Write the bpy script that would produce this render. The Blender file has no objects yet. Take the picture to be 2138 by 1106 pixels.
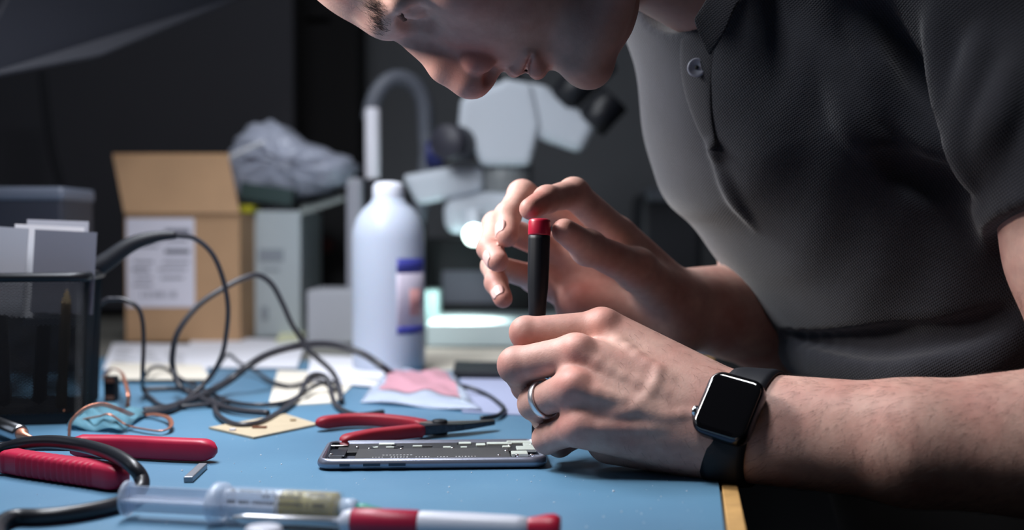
import bpy, bmesh, math, random
import numpy as np
from mathutils import Vector, Matrix, Euler
R = random.Random(7)
C = bpy.context.scene.collection
# ---------------------------------------------------------------- camera frame
F_PX, W_PX, H_PX = 2500.0, 2138.0, 1106.0
CAM_Z, PITCH = 0.141, math.radians(1.535)
cp, sp = math.cos(PITCH), math.sin(PITCH)
def ray(px, py):
    u = (px - W_PX/2)/F_PX; v = -(py - H_PX/2)/F_PX
    return np.array([u, cp + v*sp, -sp + v*cp])
def at(px, py, d):                       # world point (m) on that sight line at distance y = d
    r = ray(px, py); return np.array([0, 0, CAM_Z]) + r*(d/r[1])
def on(px, py, z=0.0):                   # world point where that sight line meets height z
    r = ray(px, py); return np.array([0, 0, CAM_Z]) + r*((z-CAM_Z)/r[2])
def mm(px, py, d): return at(px, py, d/1000.0)*1000.0
V = lambda p: Vector((float(p[0]), float(p[1]), float(p[2])))

# ---------------------------------------------------------------- object helpers
def tag(o, label=None, cat=None, group=None, kind=None):
    if label: o['label'] = label
    if cat: o['category'] = cat
    if group: o['group'] = group
    if kind: o['kind'] = kind
    return o
def empty(name, loc, label, cat, group=None, rz=0):
    o = bpy.data.objects.new(name, None); C.objects.link(o)
    o.location = V(loc); o.rotation_euler = (0, 0, rz); o.empty_display_size = 0.01
    return tag(o, label, cat, group)
def smooth(me, on_=True):
    me.polygons.foreach_set('use_smooth', [on_]*len(me.polygons))
def mk(name, vs, fs, m, parent=None, sm=True, world=True):
    """mesh object; coordinates in world metres, re-expressed in the parent's frame"""
    me = bpy.data.meshes.new(name)
    vs = [tuple(map(float, v)) for v in vs]
    me.from_pydata(vs, [], [tuple(f) for f in fs]); me.validate(); me.update()
    bm = bmesh.new(); bm.from_mesh(me); bmesh.ops.recalc_face_normals(bm, faces=bm.faces); bm.to_mesh(me); bm.free()
    smooth(me, sm)
    for x in (m if isinstance(m, (list, tuple)) else [m]): me.materials.append(x)
    o = bpy.data.objects.new(name, me); C.objects.link(o)
    if parent is not None:
        o.parent = parent
        if world: o.matrix_parent_inverse = world_inv(parent)
    else:
        pass
    return o
def world_inv(p):
    m = Matrix.Identity(4); q = p
    chain = []
    while q: chain.append(q); q = q.parent
    for q in reversed(chain):
        loc = Matrix.LocRotScale(q.location, q.rotation_euler, q.scale)
        m = m @ (q.matrix_parent_inverse @ loc if q.parent else loc)
    return m.inverted()
def origin_to(o, p):
    """move a top-level mesh's origin to world point p without moving it"""
    p = V(p); o.data.transform(Matrix.Translation(-p)); o.location = p; return o
def edge_split(o, ang=35):
    md = o.modifiers.new('edge', 'EDGE_SPLIT'); md.split_angle = math.radians(ang); return o
def bevel(o, w, seg=2, ang=35):
    md = o.modifiers.new('bev', 'BEVEL'); md.width = w; md.segments = seg; md.limit_method = 'ANGLE'; md.angle_limit = math.radians(ang)
    return o
def subsurf(o, n=1):
    md = o.modifiers.new('sub', 'SUBSURF'); md.levels = n; md.render_levels = n; return o

def cr(pts, n=8, closed=False):
    """Catmull-Rom through pts"""
    P = [np.array(p, float) for p in pts]; out = []
    m = len(P); rng = range(m if closed else m-1)
    for i in rng:
        if closed: a, b, c, d = P[(i-1) % m], P[i], P[(i+1) % m], P[(i+2) % m]
        else:
            b, c = P[i], P[i+1]; a = P[i-1] if i else 2*b-c; d = P[i+2] if i+2 < m else 2*c-b
        for k in range(n):
            t = k/n
            out.append(.5*((2*b)+(-a+c)*t+(2*a-5*b+4*c-d)*t*t+(-a+3*b-3*c+d)*t**3))
    if not closed: out.append(P[-1])
    return out
class MB:
    def __init__(s): s.v, s.f = [], []
    def add(s, vs, fs):
        b = len(s.v); s.v += [np.array(v, float) for v in vs]; s.f += [tuple(i+b for i in f) for f in fs]; return s
    def box(s, c, size, M=None, taper=1.0):
        sx, sy, sz = [x/2 for x in size]; vs = []
        for z, t in ((-sz, 1), (sz, taper)):
            for x, y in ((-sx, -sy), (sx, -sy), (sx, sy), (-sx, sy)): vs.append((x*t, y*t, z))
        vs = [np.array(v) for v in vs]
        if M is not None: vs = [np.array(M) @ v for v in vs]
        return s.add([v+np.array(c) for v in vs], [(3,2,1,0), (4,5,6,7), (0,1,5,4), (1,2,6,5), (2,3,7,6), (3,0,4,7)])
    def tube(s, pts, r, n=8, cap=True, flat=None, up=None):
        P = [np.array(p, float) for p in pts]; m = len(P)
        rs = r if hasattr(r, '__len__') else [r]*m
        T = []
        for i in range(m):
            t = P[min(i+1, m-1)]-P[max(i-1, 0)]; T.append(t/(np.linalg.norm(t)+1e-12))
        u = np.array(up, float) if up is not None else (np.array([0, 0, 1.]) if abs(T[0][2]) < .9 else np.array([1., 0, 0]))
        vs = []; 
        for i in range(m):
            u = u - T[i]*np.dot(u, T[i]); u /= np.linalg.norm(u)+1e-12; w = np.cross(T[i], u)
            for k in range(n):
                a = 2*math.pi*k/n
                vs.append(P[i]+rs[i]*(math.cos(a)*u*(flat or 1)+math.sin(a)*w))
        fs = [(i*n+k, i*n+(k+1) % n, (i+1)*n+(k+1) % n, (i+1)*n+k) for i in range(m-1) for k in range(n)]
        if cap: fs += [tuple(range(n-1, -1, -1)), tuple((m-1)*n+k for k in range(n))]
        return s.add(vs, fs)
    def lathe(s, prof, o, ax=(0, 0, 1), n=32, capa=True, capb=True):
        """prof: (radius, height) along axis ax from point o"""
        ax = np.array(ax, float); ax /= np.linalg.norm(ax)
        u = np.array([1., 0, 0]) if abs(ax[0]) < .9 else np.array([0, 1., 0])
        u -= ax*np.dot(u, ax); u /= np.linalg.norm(u); w = np.cross(ax, u); vs = []
        for r, h in prof:
            for k in range(n):
                a = 2*math.pi*k/n; vs.append(np.array(o)+ax*h+r*(math.cos(a)*u+math.sin(a)*w))
        m = len(prof)
        fs = [(i*n+k, i*n+(k+1) % n, (i+1)*n+(k+1) % n, (i+1)*n+k) for i in range(m-1) for k in range(n)]
        if capa: fs.append(tuple(range(n-1, -1, -1)))
        if capb: fs.append(tuple((m-1)*n+k for k in range(n)))
        return s.add(vs, fs)
    def prism(s, outline, z0, z1, M=None, o=(0, 0, 0)):
        n = len(outline); vs = [np.array([x, y, z0]) for x, y in outline]+[np.array([x, y, z1]) for x, y in outline]
        if M is not None: vs = [np.array(M) @ v for v in vs]
        vs = [v+np.array(o) for v in vs]
        return s.add(vs, [tuple(range(n-1, -1, -1)), tuple(range(n, 2*n))]+[(i, (i+1) % n, n+(i+1) % n, n+i) for i in range(n)])
    def stack(s, loops, cap=True):
        """loops of equal length joined into a closed skin"""
        n = len(loops[0]); vs = [p for l in loops for p in l]; m = len(loops)
        fs = [(i*n+k, i*n+(k+1) % n, (i+1)*n+(k+1) % n, (i+1)*n+k) for i in range(m-1) for k in range(n)]
        if cap: fs += [tuple(range(n-1, -1, -1)), tuple((m-1)*n+k for k in range(n))]
        return s.add(vs, fs)
    def ball(s, c, r, n=12):
        r = np.array(r if hasattr(r, '__len__') else [r]*3); c = np.array(c)
        prof = [(math.sin(math.pi*i/n), -math.cos(math.pi*i/n)) for i in range(1, n)]
        b = MB(); b.lathe(prof, (0, 0, 0), n=n*2); return s.add([c+v*r for v in b.v], b.f)
    def build(s, name, m, parent=None, sm=True): return mk(name, s.v, s.f, m, parent, sm)
def rot(ax, deg):
    return np.array(Matrix.Rotation(math.radians(deg), 3, ax if isinstance(ax, str) else Vector(ax)))
def rrect(w, h, r, n=5):
    out = []
    for cx, cy, a0 in ((w/2-r, h/2-r, 0), (-w/2+r, h/2-r, 90), (-w/2+r, -h/2+r, 180), (w/2-r, -h/2+r, 270)):
        for k in range(n+1):
            a = math.radians(a0+90*k/n); out.append((cx+r*math.cos(a), cy+r*math.sin(a)))
    return out

# ---------------------------------------------------------------- materials
def mat(name, col, rough=.5, metal=0., spec=.5, noise=None, bump=None, trans=0., ior=1.45, sss=None, coat=0., alpha=None, sheen=0., var=None):
    """col linear rgb. noise=(scale, amount) value mottling; bump=(scale, strength, dist); var=(scale, colour2, lo, hi)"""
    m = bpy.data.materials.new(name); m.use_nodes = True; nt = m.node_tree; b = nt.nodes['Principled BSDF']
    b.inputs['Base Color'].default_value = (*col, 1); b.inputs['Roughness'].default_value = rough
    b.inputs['Metallic'].default_value = metal; b.inputs['Specular IOR Level'].default_value = spec
    b.inputs['Transmission Weight'].default_value = trans; b.inputs['IOR'].default_value = ior
    b.inputs['Coat Weight'].default_value = coat; b.inputs['Sheen Weight'].default_value = sheen
    if alpha is not None: b.inputs['Alpha'].default_value = alpha
    if sss: b.inputs['Subsurface Weight'].default_value = sss[0]; b.inputs['Subsurface Radius'].default_value = (1, .35, .2); b.inputs['Subsurface Scale'].default_value = sss[1]
    tc = nt.nodes.new('ShaderNodeTexCoord'); prev = None
    def ntex(scale, det=4):
        n = nt.nodes.new('ShaderNodeTexNoise'); n.inputs['Scale'].default_value = scale; n.inputs['Detail'].default_value = det
        nt.links.new(tc.outputs['Object'], n.inputs['Vector']); return n
    colsock = None
    if var:
        n = ntex(var[0]); r = nt.nodes.new('ShaderNodeMapRange'); r.inputs['From Min'].default_value = var[2]; r.inputs['From Max'].default_value = var[3]
        nt.links.new(n.outputs['Fac'], r.inputs['Value'])
        x = nt.nodes.new('ShaderNodeMix'); x.data_type = 'RGBA'; x.inputs[6].default_value = (*col, 1); x.inputs[7].default_value = (*var[1], 1)
        nt.links.new(r.outputs['Result'], x.inputs[0]); colsock = x.outputs[2]
    if noise:
        n = ntex(noise[0]); r = nt.nodes.new('ShaderNodeMapRange'); r.inputs['From Min'].default_value = .3; r.inputs['From Max'].default_value = .7
        r.inputs['To Min'].default_value = 1-noise[1]; r.inputs['To Max'].default_value = 1+noise[1]
        nt.links.new(n.outputs['Fac'], r.inputs['Value'])
        x = nt.nodes.new('ShaderNodeMix'); x.data_type = 'RGBA'; x.blend_type = 'MULTIPLY'; x.inputs[0].default_value = 1
        x.inputs[6].default_value = (*col, 1)
        if colsock: nt.links.new(colsock, x.inputs[6])
        nt.links.new(r.outputs['Result'], x.inputs[7]); colsock = x.outputs[2]
    if colsock: nt.links.new(colsock, b.inputs['Base Color'])
    if bump:
        n = ntex(bump[0]); bp = nt.nodes.new('ShaderNodeBump'); bp.inputs['Strength'].default_value = bump[1]
        bp.inputs['Distance'].default_value = bump[2] if len(bump) > 2 else .0005
        nt.links.new(n.outputs['Fac'], bp.inputs['Height']); nt.links.new(bp.outputs['Normal'], b.inputs['Normal'])
    return m
def emit(name, col, strength):
    m = bpy.data.materials.new(name); m.use_nodes = True; nt = m.node_tree; b = nt.nodes['Principled BSDF']
    b.inputs['Base Color'].default_value = (*col, 1); b.inputs['Emission Color'].default_value = (*col, 1); b.inputs['Emission Strength'].default_value = strength
    return m
def lin(r, g, b):
    f = lambda c: ((c/255+.055)/1.055)**2.4 if c > 10 else c/255/12.92
    return (f(r), f(g), f(b))

# ---------------------------------------------------------------- signed distance modelling (mm)
FAR = 60.0
class Nd:
    def lo_hi(s): return s.lo, s.hi
    def __call__(s, P, box=None):
        if box is not None:
            if np.any(box[0] > s.hi+s.pad) or np.any(box[1] < s.lo-s.pad): return np.full(len(P), FAR, np.float32)
        return s.ev(P, box)
    pad = 30.0
class rc(Nd):
    def __init__(s, a, b, ra, rb=None):
        s.a = np.array(a, np.float32); s.b = np.array(b, np.float32); s.ra = ra; s.rb = ra if rb is None else rb
        m = max(s.ra, s.rb); s.lo = np.minimum(s.a, s.b)-m; s.hi = np.maximum(s.a, s.b)+m
    def ev(s, P, box):
        ba = s.b-s.a; l2 = float(ba @ ba)+1e-9
        t = np.clip(((P-s.a) @ ba)/l2, 0, 1)
        q = P-s.a-t[:, None]*ba
        return np.sqrt(np.einsum('ij,ij->i', q, q))-(s.ra+(s.rb-s.ra)*t)
class el(Nd):
    def __init__(s, c, r, M=None):
        s.c = np.array(c, np.float32); s.r = np.array(r if hasattr(r, '__len__') else [r]*3, np.float32)
        s.M = None if M is None else np.array(M, np.float32)
        m = s.r if M is None else np.full(3, s.r.max()); s.lo = s.c-m; s.hi = s.c+m
    def ev(s, P, box):
        q = P-s.c
        if s.M is not None: q = q @ s.M.T          # rows of M are the local axes
        q1 = q/s.r; k0 = np.sqrt(np.einsum('ij,ij->i', q1, q1)); q2 = q1/s.r; k1 = np.sqrt(np.einsum('ij,ij->i', q2, q2))
        return k0*(k0-1)/(k1+1e-9)
def smin(a, b, k):
    h = np.clip(.5+.5*(b-a)/k, 0, 1); return b+(a-b)*h-k*h*(1-h)
class un(Nd):
    def __init__(s, k, *n):
        s.k = k; s.n = n; s.lo = np.min([x.lo for x in n], 0); s.hi = np.max([x.hi for x in n], 0)
    def ev(s, P, box):
        d = None
        for x in s.n:
            e = x(P, box); d = e if d is None else (smin(d, e, s.k) if s.k > 0 else np.minimum(d, e))
        return d
class cut(Nd):
    def __init__(s, k, a, *b): s.k = k; s.a = a; s.b = b; s.lo = a.lo; s.hi = a.hi
    def ev(s, P, box):
        d = s.a(P, box)
        for b in s.b: d = -smin(-d, b(P, box), s.k)
        return d
class plane(Nd):                                    # half space n.(P-o) > 0 is removed when used in cut
    def __init__(s, o, n): s.o = np.array(o, np.float32); n = np.array(n, np.float32); s.nn = n/np.linalg.norm(n); s.lo = np.full(3, -1e6); s.hi = np.full(3, 1e6)
    def ev(s, P, box): return -((P-s.o) @ s.nn)
class warp(Nd):
    def __init__(s, a, f, pad=6): s.a = a; s.f = f; s.lo = a.lo-pad; s.hi = a.hi+pad
    def ev(s, P, box): return s.a(P, box)+s.f(P)
def sdf_mesh(node, h, relax=2):
    B = 8; H = B*h
    lo = node.lo-2*h; n = np.ceil((node.hi-node.lo+4*h)/H).astype(int)
    ax = [lo[i]+(np.arange(n[i])+.5)*H for i in range(3)]
    G = np.stack(np.meshgrid(*ax, indexing='ij'), -1).reshape(-1, 3).astype(np.float32)
    cd = np.concatenate([node(g, None) for g in np.array_split(G, max(1, len(G)//200000))]).reshape(n)
    N = n*B+1
    D = np.repeat(np.repeat(np.repeat(np.where(cd > 0, 50, -50).astype(np.float32), B, 0), B, 1), B, 2)
    D = np.pad(D, ((0, 1),)*3, mode='edge')
    act = np.argwhere(np.abs(cd) < H*1.25+2)
    key = {}
    for a in act: key.setdefault(tuple(a//3), []).append(a)
    l = np.arange(B+1); L = np.stack(np.meshgrid(l, l, l, indexing='ij'), -1).reshape(-1, 3)
    for kk, bl in key.items():
        idx = (np.array(bl)[:, None, :]*B+L[None]).reshape(-1, 3)
        P = (lo+idx*h).astype(np.float32)
        D[idx[:, 0], idx[:, 1], idx[:, 2]] = node(P, (P.min(0), P.max(0)))
    S = D < 0
    s8 = [S[i:N[0]-1+i, j:N[1]-1+j, k:N[2]-1+k] for i in (0, 1) for j in (0, 1) for k in (0, 1)]
    any_ = np.logical_or.reduce(s8); all_ = np.logical_and.reduce(s8)
    cells = np.argwhere(any_ & ~all_); I = np.full(N-1, -1, np.int32); I[cells[:, 0], cells[:, 1], cells[:, 2]] = np.arange(len(cells))
    off = np.array([(i, j, k) for i in (0, 1) for j in (0, 1) for k in (0, 1)])
    val = np.stack([D[cells[:, 0]+o[0], cells[:, 1]+o[1], cells[:, 2]+o[2]] for o in off], 1)
    acc = np.zeros((len(cells), 3)); cnt = np.zeros(len(cells))
    for a in range(8):
        for b in range(a+1, 8):
            if np.abs(off[a]-off[b]).sum() != 1: continue
            m = (val[:, a] < 0) != (val[:, b] < 0)
            t = val[m, a]/(val[m, a]-val[m, b]); acc[m] += off[a]+t[:, None]*(off[b]-off[a]); cnt[m] += 1
    v = lo+(cells+acc/cnt[:, None])*h
    Q = []
    for axn in range(3):
        sl0 = [slice(None)]*3; sl1 = [slice(None)]*3; sl0[axn] = slice(0, -1); sl1[axn] = slice(1, None)
        e = np.argwhere(S[tuple(sl0)] != S[tuple(sl1)])
        o1, o2 = [(1, 2), (2, 0), (0, 1)][axn]
        e = e[(e[:, o1] > 0) & (e[:, o2] > 0) & (e[:, o1] < N[o1]-1) & (e[:, o2] < N[o2]-1)]
        q = []
        for d1, d2 in ((0, 0), (1, 0), (1, 1), (0, 1)):
            c = e.copy(); c[:, o1] -= d1; c[:, o2] -= d2; q.append(I[c[:, 0], c[:, 1], c[:, 2]])
        q = np.stack(q, 1); fl = S[e[:, 0], e[:, 1], e[:, 2]]
        q[fl] = q[fl][:, ::-1]; Q.append(q[:, ::-1])
    Q = np.concatenate(Q); Q = Q[(Q >= 0).all(1)]
    for _ in range(relax):
        A = np.zeros_like(v); c = np.zeros(len(v))
        for i in range(4):
            for j in ((i+1) % 4, (i-1) % 4):
                np.add.at(A, Q[:, i], v[Q[:, j]]); np.add.at(c, Q[:, i], 1)
        v = v*.5+.5*A/np.maximum(c, 1)[:, None]
    return v, Q
def mk_np(name, v, q, m, parent=None):
    me = bpy.data.meshes.new(name); me.vertices.add(len(v)); me.vertices.foreach_set('co', (v/1000.0).astype(np.float32).ravel())
    me.loops.add(len(q)*4); me.loops.foreach_set('vertex_index', q.astype(np.int32).ravel())
    me.polygons.add(len(q)); me.polygons.foreach_set('loop_start', np.arange(len(q), dtype=np.int32)*4)
    me.polygons.foreach_set('loop_total', np.full(len(q), 4, np.int32))
    me.update(calc_edges=True); me.validate(); smooth(me)
    for x in (m if isinstance(m, (list, tuple)) else [m]): me.materials.append(x)
    o = bpy.data.objects.new(name, me); C.objects.link(o)
    if parent is not None: o.parent = parent; o.matrix_parent_inverse = world_inv(parent)
    return o
# ================================================================ PERSON
class aff(Nd):
    """child evaluated in a frame about o whose axes (rows of M) are stretched by sc"""
    def __init__(s, a, o, M, sc):
        s.a = a; s.o = np.array(o, np.float32); s.sc = np.array(sc, np.float32); s.M = np.array(M, np.float32)
        c = (np.array(a.lo)+np.array(a.hi))/2; cw = s.o+s.M.T @ ((s.M @ (c-s.o))*s.sc); m = np.linalg.norm(np.array(a.hi)-np.array(a.lo))/2*max(s.sc)
        s.lo = cw-m; s.hi = cw+m
    def ev(s, P, box):
        q = ((P-s.o) @ s.M.T)/s.sc
        return s.a(q @ s.M+s.o, None)*float(min(s.sc))
DL = 26                                               # left hand depth
def hl(px, py, d): return mm(px, py, d-DL)
def m_(px, py, d): return mm(px, py, d)
# ---- left hand (back of the hand towards the camera, little finger side down)
wt, wb = hl(1520, 850, 722), hl(1505, 925, 717)
mcp = [hl(1255, 684, 752), hl(1200, 738, 730), hl(1192, 811, 717), hl(1206, 892, 716)]
palm = un(9,
    rc(wt, mcp[0], 21, 12.5), rc(hl(1512, 872, 718), mcp[1], 20, 12), rc(hl(1508, 900, 716), mcp[2], 20, 11.5), rc(wb, mcp[3], 20, 11.5),
    rc(hl(1470, 932, 728), hl(1275, 915, 738), 19, 15), rc(hl(1450, 845, 742), hl(1290, 780, 752), 22, 20))
kn = un(4, palm, *[el(p+np.array([2, -6.5, 3.5]), r) for p, r in zip(mcp, (8.2, 8.6, 8.2, 7.4))])
# extensor tendons and a vein on the back of the hand
def surf(px, py, node, d0=560, d1=900):
    t = np.arange(d0, d1, .5); r = ray(px, py); Pq = (np.array([0, 0, CAM_Z*1000])+r*(t/r[1])[:, None]).astype(np.float32)
    s_ = node(Pq, None); i = int(np.argmax(s_ < 0))
    if not s_[i] < 0: return None
    if i == 0: return Pq[0].astype(float)
    k = float(s_[i-1]/(s_[i-1]-s_[i])); return (Pq[i-1]*(1-k)+Pq[i]*k).astype(float)
def ridge(pts, r, sink, node):
    q = [surf(a, b, node)+np.array([0, sink, -sink*.3]) for a, b in pts]; q = cr(q, 3); n = len(q)-1
    return [rc(q[i], q[i+1], r*(1-.35*i/n), r*(1-.35*(i+1)/n)) for i in range(n)]
tend = un(4.5, kn, *ridge([(1275, 700), (1330, 745), (1400, 790)], 2.6, 2.5, kn), *ridge([(1225, 742), (1300, 785), (1390, 820)], 2.8, 2.7, kn),
    *ridge([(1220, 812), (1300, 835), (1390, 855)], 2.8, 2.7, kn), *ridge([(1235, 890), (1310, 890), (1390, 890)], 2.4, 2.4, kn),
    *ridge([(1285, 860), (1330, 850), (1368, 805), (1372, 770)], 1.7, 1.75, kn), *ridge([(1330, 850), (1380, 868), (1440, 862)], 1.7, 1.8, kn))
def finger(pts, rs, k=2.0, kb=1.0):
    seg = [rc(pts[i], pts[i+1], rs[i]*.97, rs[i+1]*.95) for i in range(len(pts)-1)]
    return un(k, *seg, *[el(pts[i], rs[i]*1.02) for i in range(1, len(pts)-1)])
fl = [finger([mcp[0]+np.array([0, 0, 0]), hl(1098, 694, 758), hl(1104, 724, 768), hl(1112, 738, 766)], (10.8, 10, 9, 7.5)),
      finger([mcp[1], hl(1078, 762, 741), hl(1100, 805, 760), hl(1128, 812, 776)], (11.6, 11.2, 9.6, 8)),
      finger([mcp[2], hl(1116, 842, 738), hl(1140, 872, 760), hl(1170, 862, 775)], (11, 10, 9, 7.8)),
      finger([mcp[3], hl(1142, 916, 736), hl(1168, 926, 756), hl(1200, 915, 766)], (10, 8.8, 8, 7))]
thumb_l = finger([hl(1470, 815, 748), hl(1320, 745, 790), hl(1215, 715, 800), hl(1150, 722, 790)], (17, 12.5, 11, 9), 4)
hand_l = un(.6, *[un(3.2, tend, f) for f in fl], un(6, palm, thumb_l))
arm_l = un(14, rc(wt, m_(1900, 905, 660), 21, 27.5), rc(wb, m_(1900, 942, 660), 21, 27.5),
           rc(m_(1900, 905, 660), m_(2420, 900, 640), 27.5, 42), rc(m_(1900, 942, 660), m_(2420, 960, 640), 27.5, 42))
upper_l = un(10, rc(m_(2420, 930, 640), m_(2290, 520, 660), 44, 47), rc(m_(2290, 520, 660), m_(2150, 60, 705), 46, 46))
left = un(4, hand_l, un(12, arm_l, upper_l))
# ---- right hand (palm towards the camera, index finger pressing the driver's cap)
RM = [m_(1292, 492, 838), m_(1228, 478, 858), m_(1160, 520, 870), m_(1118, 580, 868)]
palm_r = un(10, rc(m_(1405, 635, 856), RM[0], 24, 13), rc(m_(1405, 650, 862), RM[1], 23, 12), rc(m_(1405, 665, 868), RM[2], 22, 12), rc(m_(1405, 680, 868), RM[3], 21, 11.5),
            rc(m_(1400, 690, 852), m_(1210, 640, 852), 20, 17))
fr = [finger([RM[0], m_(1198, 404, 812), m_(1142, 416, 788), m_(1107, 436, 768)], (12.5, 10.6, 8.8, 7.6), 3),
      finger([RM[1], m_(1090, 406, 838), m_(1060, 450, 814), m_(1059, 492, 800)], (11, 10, 8.8, 8.2), 3),
      finger([RM[2], m_(1036, 470, 842), m_(1023, 518, 812), m_(1039, 545, 796)], (10.6, 9.6, 8.5, 7.8), 3),
      finger([RM[3], m_(1030, 555, 838), m_(1036, 590, 812), m_(1050, 623, 798)], (9.6, 8.4, 7.5, 7), 3)]
thumb_r = finger([m_(1405, 635, 846), m_(1328, 562, 816), m_(1228, 517, 784), m_(1178, 482, 764)], (20, 14, 10.8, 8.6), 5)
hand_r = un(.6, *[un(4, palm_r, f) for f in fr], un(9, palm_r, thumb_r))
arm_r = un(12, rc(m_(1400, 640, 858), m_(1620, 660, 930), 27, 44), rc(m_(1620, 660, 930), m_(1620, 100, 1010), 44, 52))
right = un(6, hand_r, arm_r)
# ---- head (face down, left profile)
HD = 735
def hp(px, py, off=0): return mm(px, py, HD+off)
U = np.array([-.97, 0, .24]); Nf = np.array([-.24, 0, -.97]); Sd = np.array([0, -1., 0])     # face up, face outward, his left
U = U-Nf*np.dot(U, Nf); U /= np.linalg.norm(U); HM = np.array([U, Nf/np.linalg.norm(Nf), Sd])
both = lambda f: [f(-1), f(1)]
skull = un(25, el(hp(861, -228), (88, 74, 88)), el(hp(1010, -330), (98, 76, 95)))
face = un(14, skull, el(hp(1030, -50), (62, 54, 58), HM), rc(hp(1222, 124), hp(1215, 85), 14, 22),
          *both(lambda s: rc(hp(1220, 120, 13*s), hp(1330, -150, 56*s), 14, 16)),
          *both(lambda s: el(hp(965, -45, 44*s), (24, 22, 20), HM)),
          *both(lambda s: rc(hp(806, 42, 10*s), hp(838, 5, 44*s), 9, 8)), rc(hp(1208, 0, 0), hp(1185, -100, 0), 37, 46))
muzzle = un(9, face, el(hp(1085, 92), (24, 15.5, 25), HM), el(hp(1234, 144), 10.5))
sock = cut(10, muzzle, *both(lambda s: el(hp(866, 44, 32*s), (8.5, 7, 14), HM)))
lids = un(2.5, sock, *both(lambda s: el(hp(866, -6, 31*s), 12.8)), *both(lambda s: rc(hp(854, 31, 19*s), hp(842, 20, 42*s), 2.2, 1.8)))
nose = un(6, rc(hp(850, 76), hp(925, 134), 6.0, 8.5), rc(hp(925, 134), hp(984, 162), 8.5, 10.2), el(hp(990, 167), 10.6), rc(hp(935, 145), hp(972, 166), 8.5, 9.5),
          rc(hp(880, 70), hp(990, 122), 10, 15))
ala = both(lambda s: el(hp(1001, 112, 15*s), (11, 12.5, 8), HM))
head = un(5, lids, nose)
head = un(1.8, head, *ala)
head = un(3, head, rc(hp(1018, 168), hp(1034, 140), 4.2, 4.5))
head = cut(2.5, head, *both(lambda s: el(hp(1021, 158, 8*s), (3.8, 6.5, 4.2), HM)))
up_lip = un(2, rc(hp(1074, 147, 0), hp(1080, 143, -9), 4.2, 4.0), rc(hp(1080, 143, -9), hp(1103, 112, -23), 4.0, 2.4), rc(hp(1080, 143, 9), hp(1103, 112, 23), 4.0, 2.4), rc(hp(1072, 147, 0), hp(1080, 143, 9), 4.2, 4.0))
lo_lip = un(2, rc(hp(1122, 147, 0), hp(1120, 143, -10), 5.4, 5.2), rc(hp(1120, 143, -10), hp(1113, 116, -22), 5.2, 2.6), rc(hp(1120, 143, 10), hp(1113, 116, 22), 5.2, 2.6), rc(hp(1122, 147, 0), hp(1120, 143, 10), 5.4, 5.2))
head = un(.6, un(3.5, head, up_lip), un(3.5, head, lo_lip))
head = cut(1.6, head, rc(hp(1098, 150, 0), hp(1098, 142, -10), 1.5), rc(hp(1098, 142, -10), hp(1110, 114, -25), 1.5, .9), rc(hp(1098, 150, 0), hp(1098, 142, 10), 1.5), rc(hp(1098, 142, 10), hp(1110, 114, 25), 1.5, .9))
ear = both(lambda s: cut(2, el(hp(1190, -260, 74*s), (30, 18, 7), HM), el(hp(1190, -262, 80*s), (20, 10, 6), HM)))
head = un(4, head, *ear)
neck = un(18, rc(hp(1250, -230, 40), m_(1600, -40, 820), 54, 58))
person_n = un(3, left, right, un(16, head, neck), rc(m_(1600, -40, 820), m_(1830, 250, 840), 60, 90))
if 'CLAY' in globals(): pass
M_skin = mat('skin', lin(196, 158, 146), .52, sss=(.10, .004), var=(30, lin(178, 128, 118), .42, .72), noise=(170, .08), bump=(900, .22, .0006), spec=.4)
pv, pq = sdf_mesh(person_n, 1.4)
person = empty('person', (.30, .84, -.75), 'man in dark polo shirt bending over the phone with a screwdriver in both hands', 'person')
body = mk_np('body', pv, pq, M_skin, person)
def gauss(items):
    w = np.zeros(len(pv), np.float32)
    for c, sg, a in items: w = np.maximum(w, a*np.exp(-((pv-np.array(c))**2).sum(1)/(2*sg*sg)))
    return np.clip(w, 0, 1)
flush = gauss([(hp(1001, 108, -16), 10, .85), (hp(990, 172), 9, .6), (hp(960, 140, -8), 10, .45), (hp(1080, 150, -6), 6, .6), (hp(1120, 152, -6), 6, .7), (hp(1108, 130, -16), 6, .6), (hp(960, -20, -58), 16, .3)]
    +[(p+np.array([0, -8, 4]), 8, .34) for p in mcp]+[(hl(1098, 694, 758), 9, .2), (hl(1078, 762, 741), 9, .2), (hl(1116, 842, 738), 9, .2), (hl(1142, 916, 736), 9, .2)]
    +[(m_(1059, 500, 797), 9, .35), (m_(1039, 550, 793), 9, .35), (m_(1050, 628, 796), 8, .35), (m_(1107, 436, 768), 9, .4), (m_(1178, 482, 764), 10, .3), (m_(1190, 600, 838), 18, .5)])
stub_shade = gauss([(hp(1230, 130, -10), 26, .55), (hp(1150, 110, -28), 20, .45), (hp(1060, 120, -14), 13, .4), (hp(1270, 40, -45), 34, .55), (hp(1310, -60, -60), 36, .5), (m_(1410, 10, 765), 38, .85)])  # beard stubble on jaw and lip; last spot paints shade on the neck
for nm_, w_ in (('flush', flush), ('stubble_shade', stub_shade)):
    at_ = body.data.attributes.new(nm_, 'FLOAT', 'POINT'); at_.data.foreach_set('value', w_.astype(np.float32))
nt = M_skin.node_tree; bs_ = nt.nodes['Principled BSDF']; src = bs_.inputs['Base Color'].links[0].from_socket
for nm_, col_ in (('flush', lin(196, 104, 92)), ('stubble_shade', lin(104, 82, 74))):
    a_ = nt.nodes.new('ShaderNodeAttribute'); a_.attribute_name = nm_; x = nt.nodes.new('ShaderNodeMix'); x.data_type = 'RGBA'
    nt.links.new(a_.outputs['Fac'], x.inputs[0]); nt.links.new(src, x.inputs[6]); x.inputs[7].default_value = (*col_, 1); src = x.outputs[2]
nt.links.new(src, bs_.inputs['Base Color'])

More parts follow.
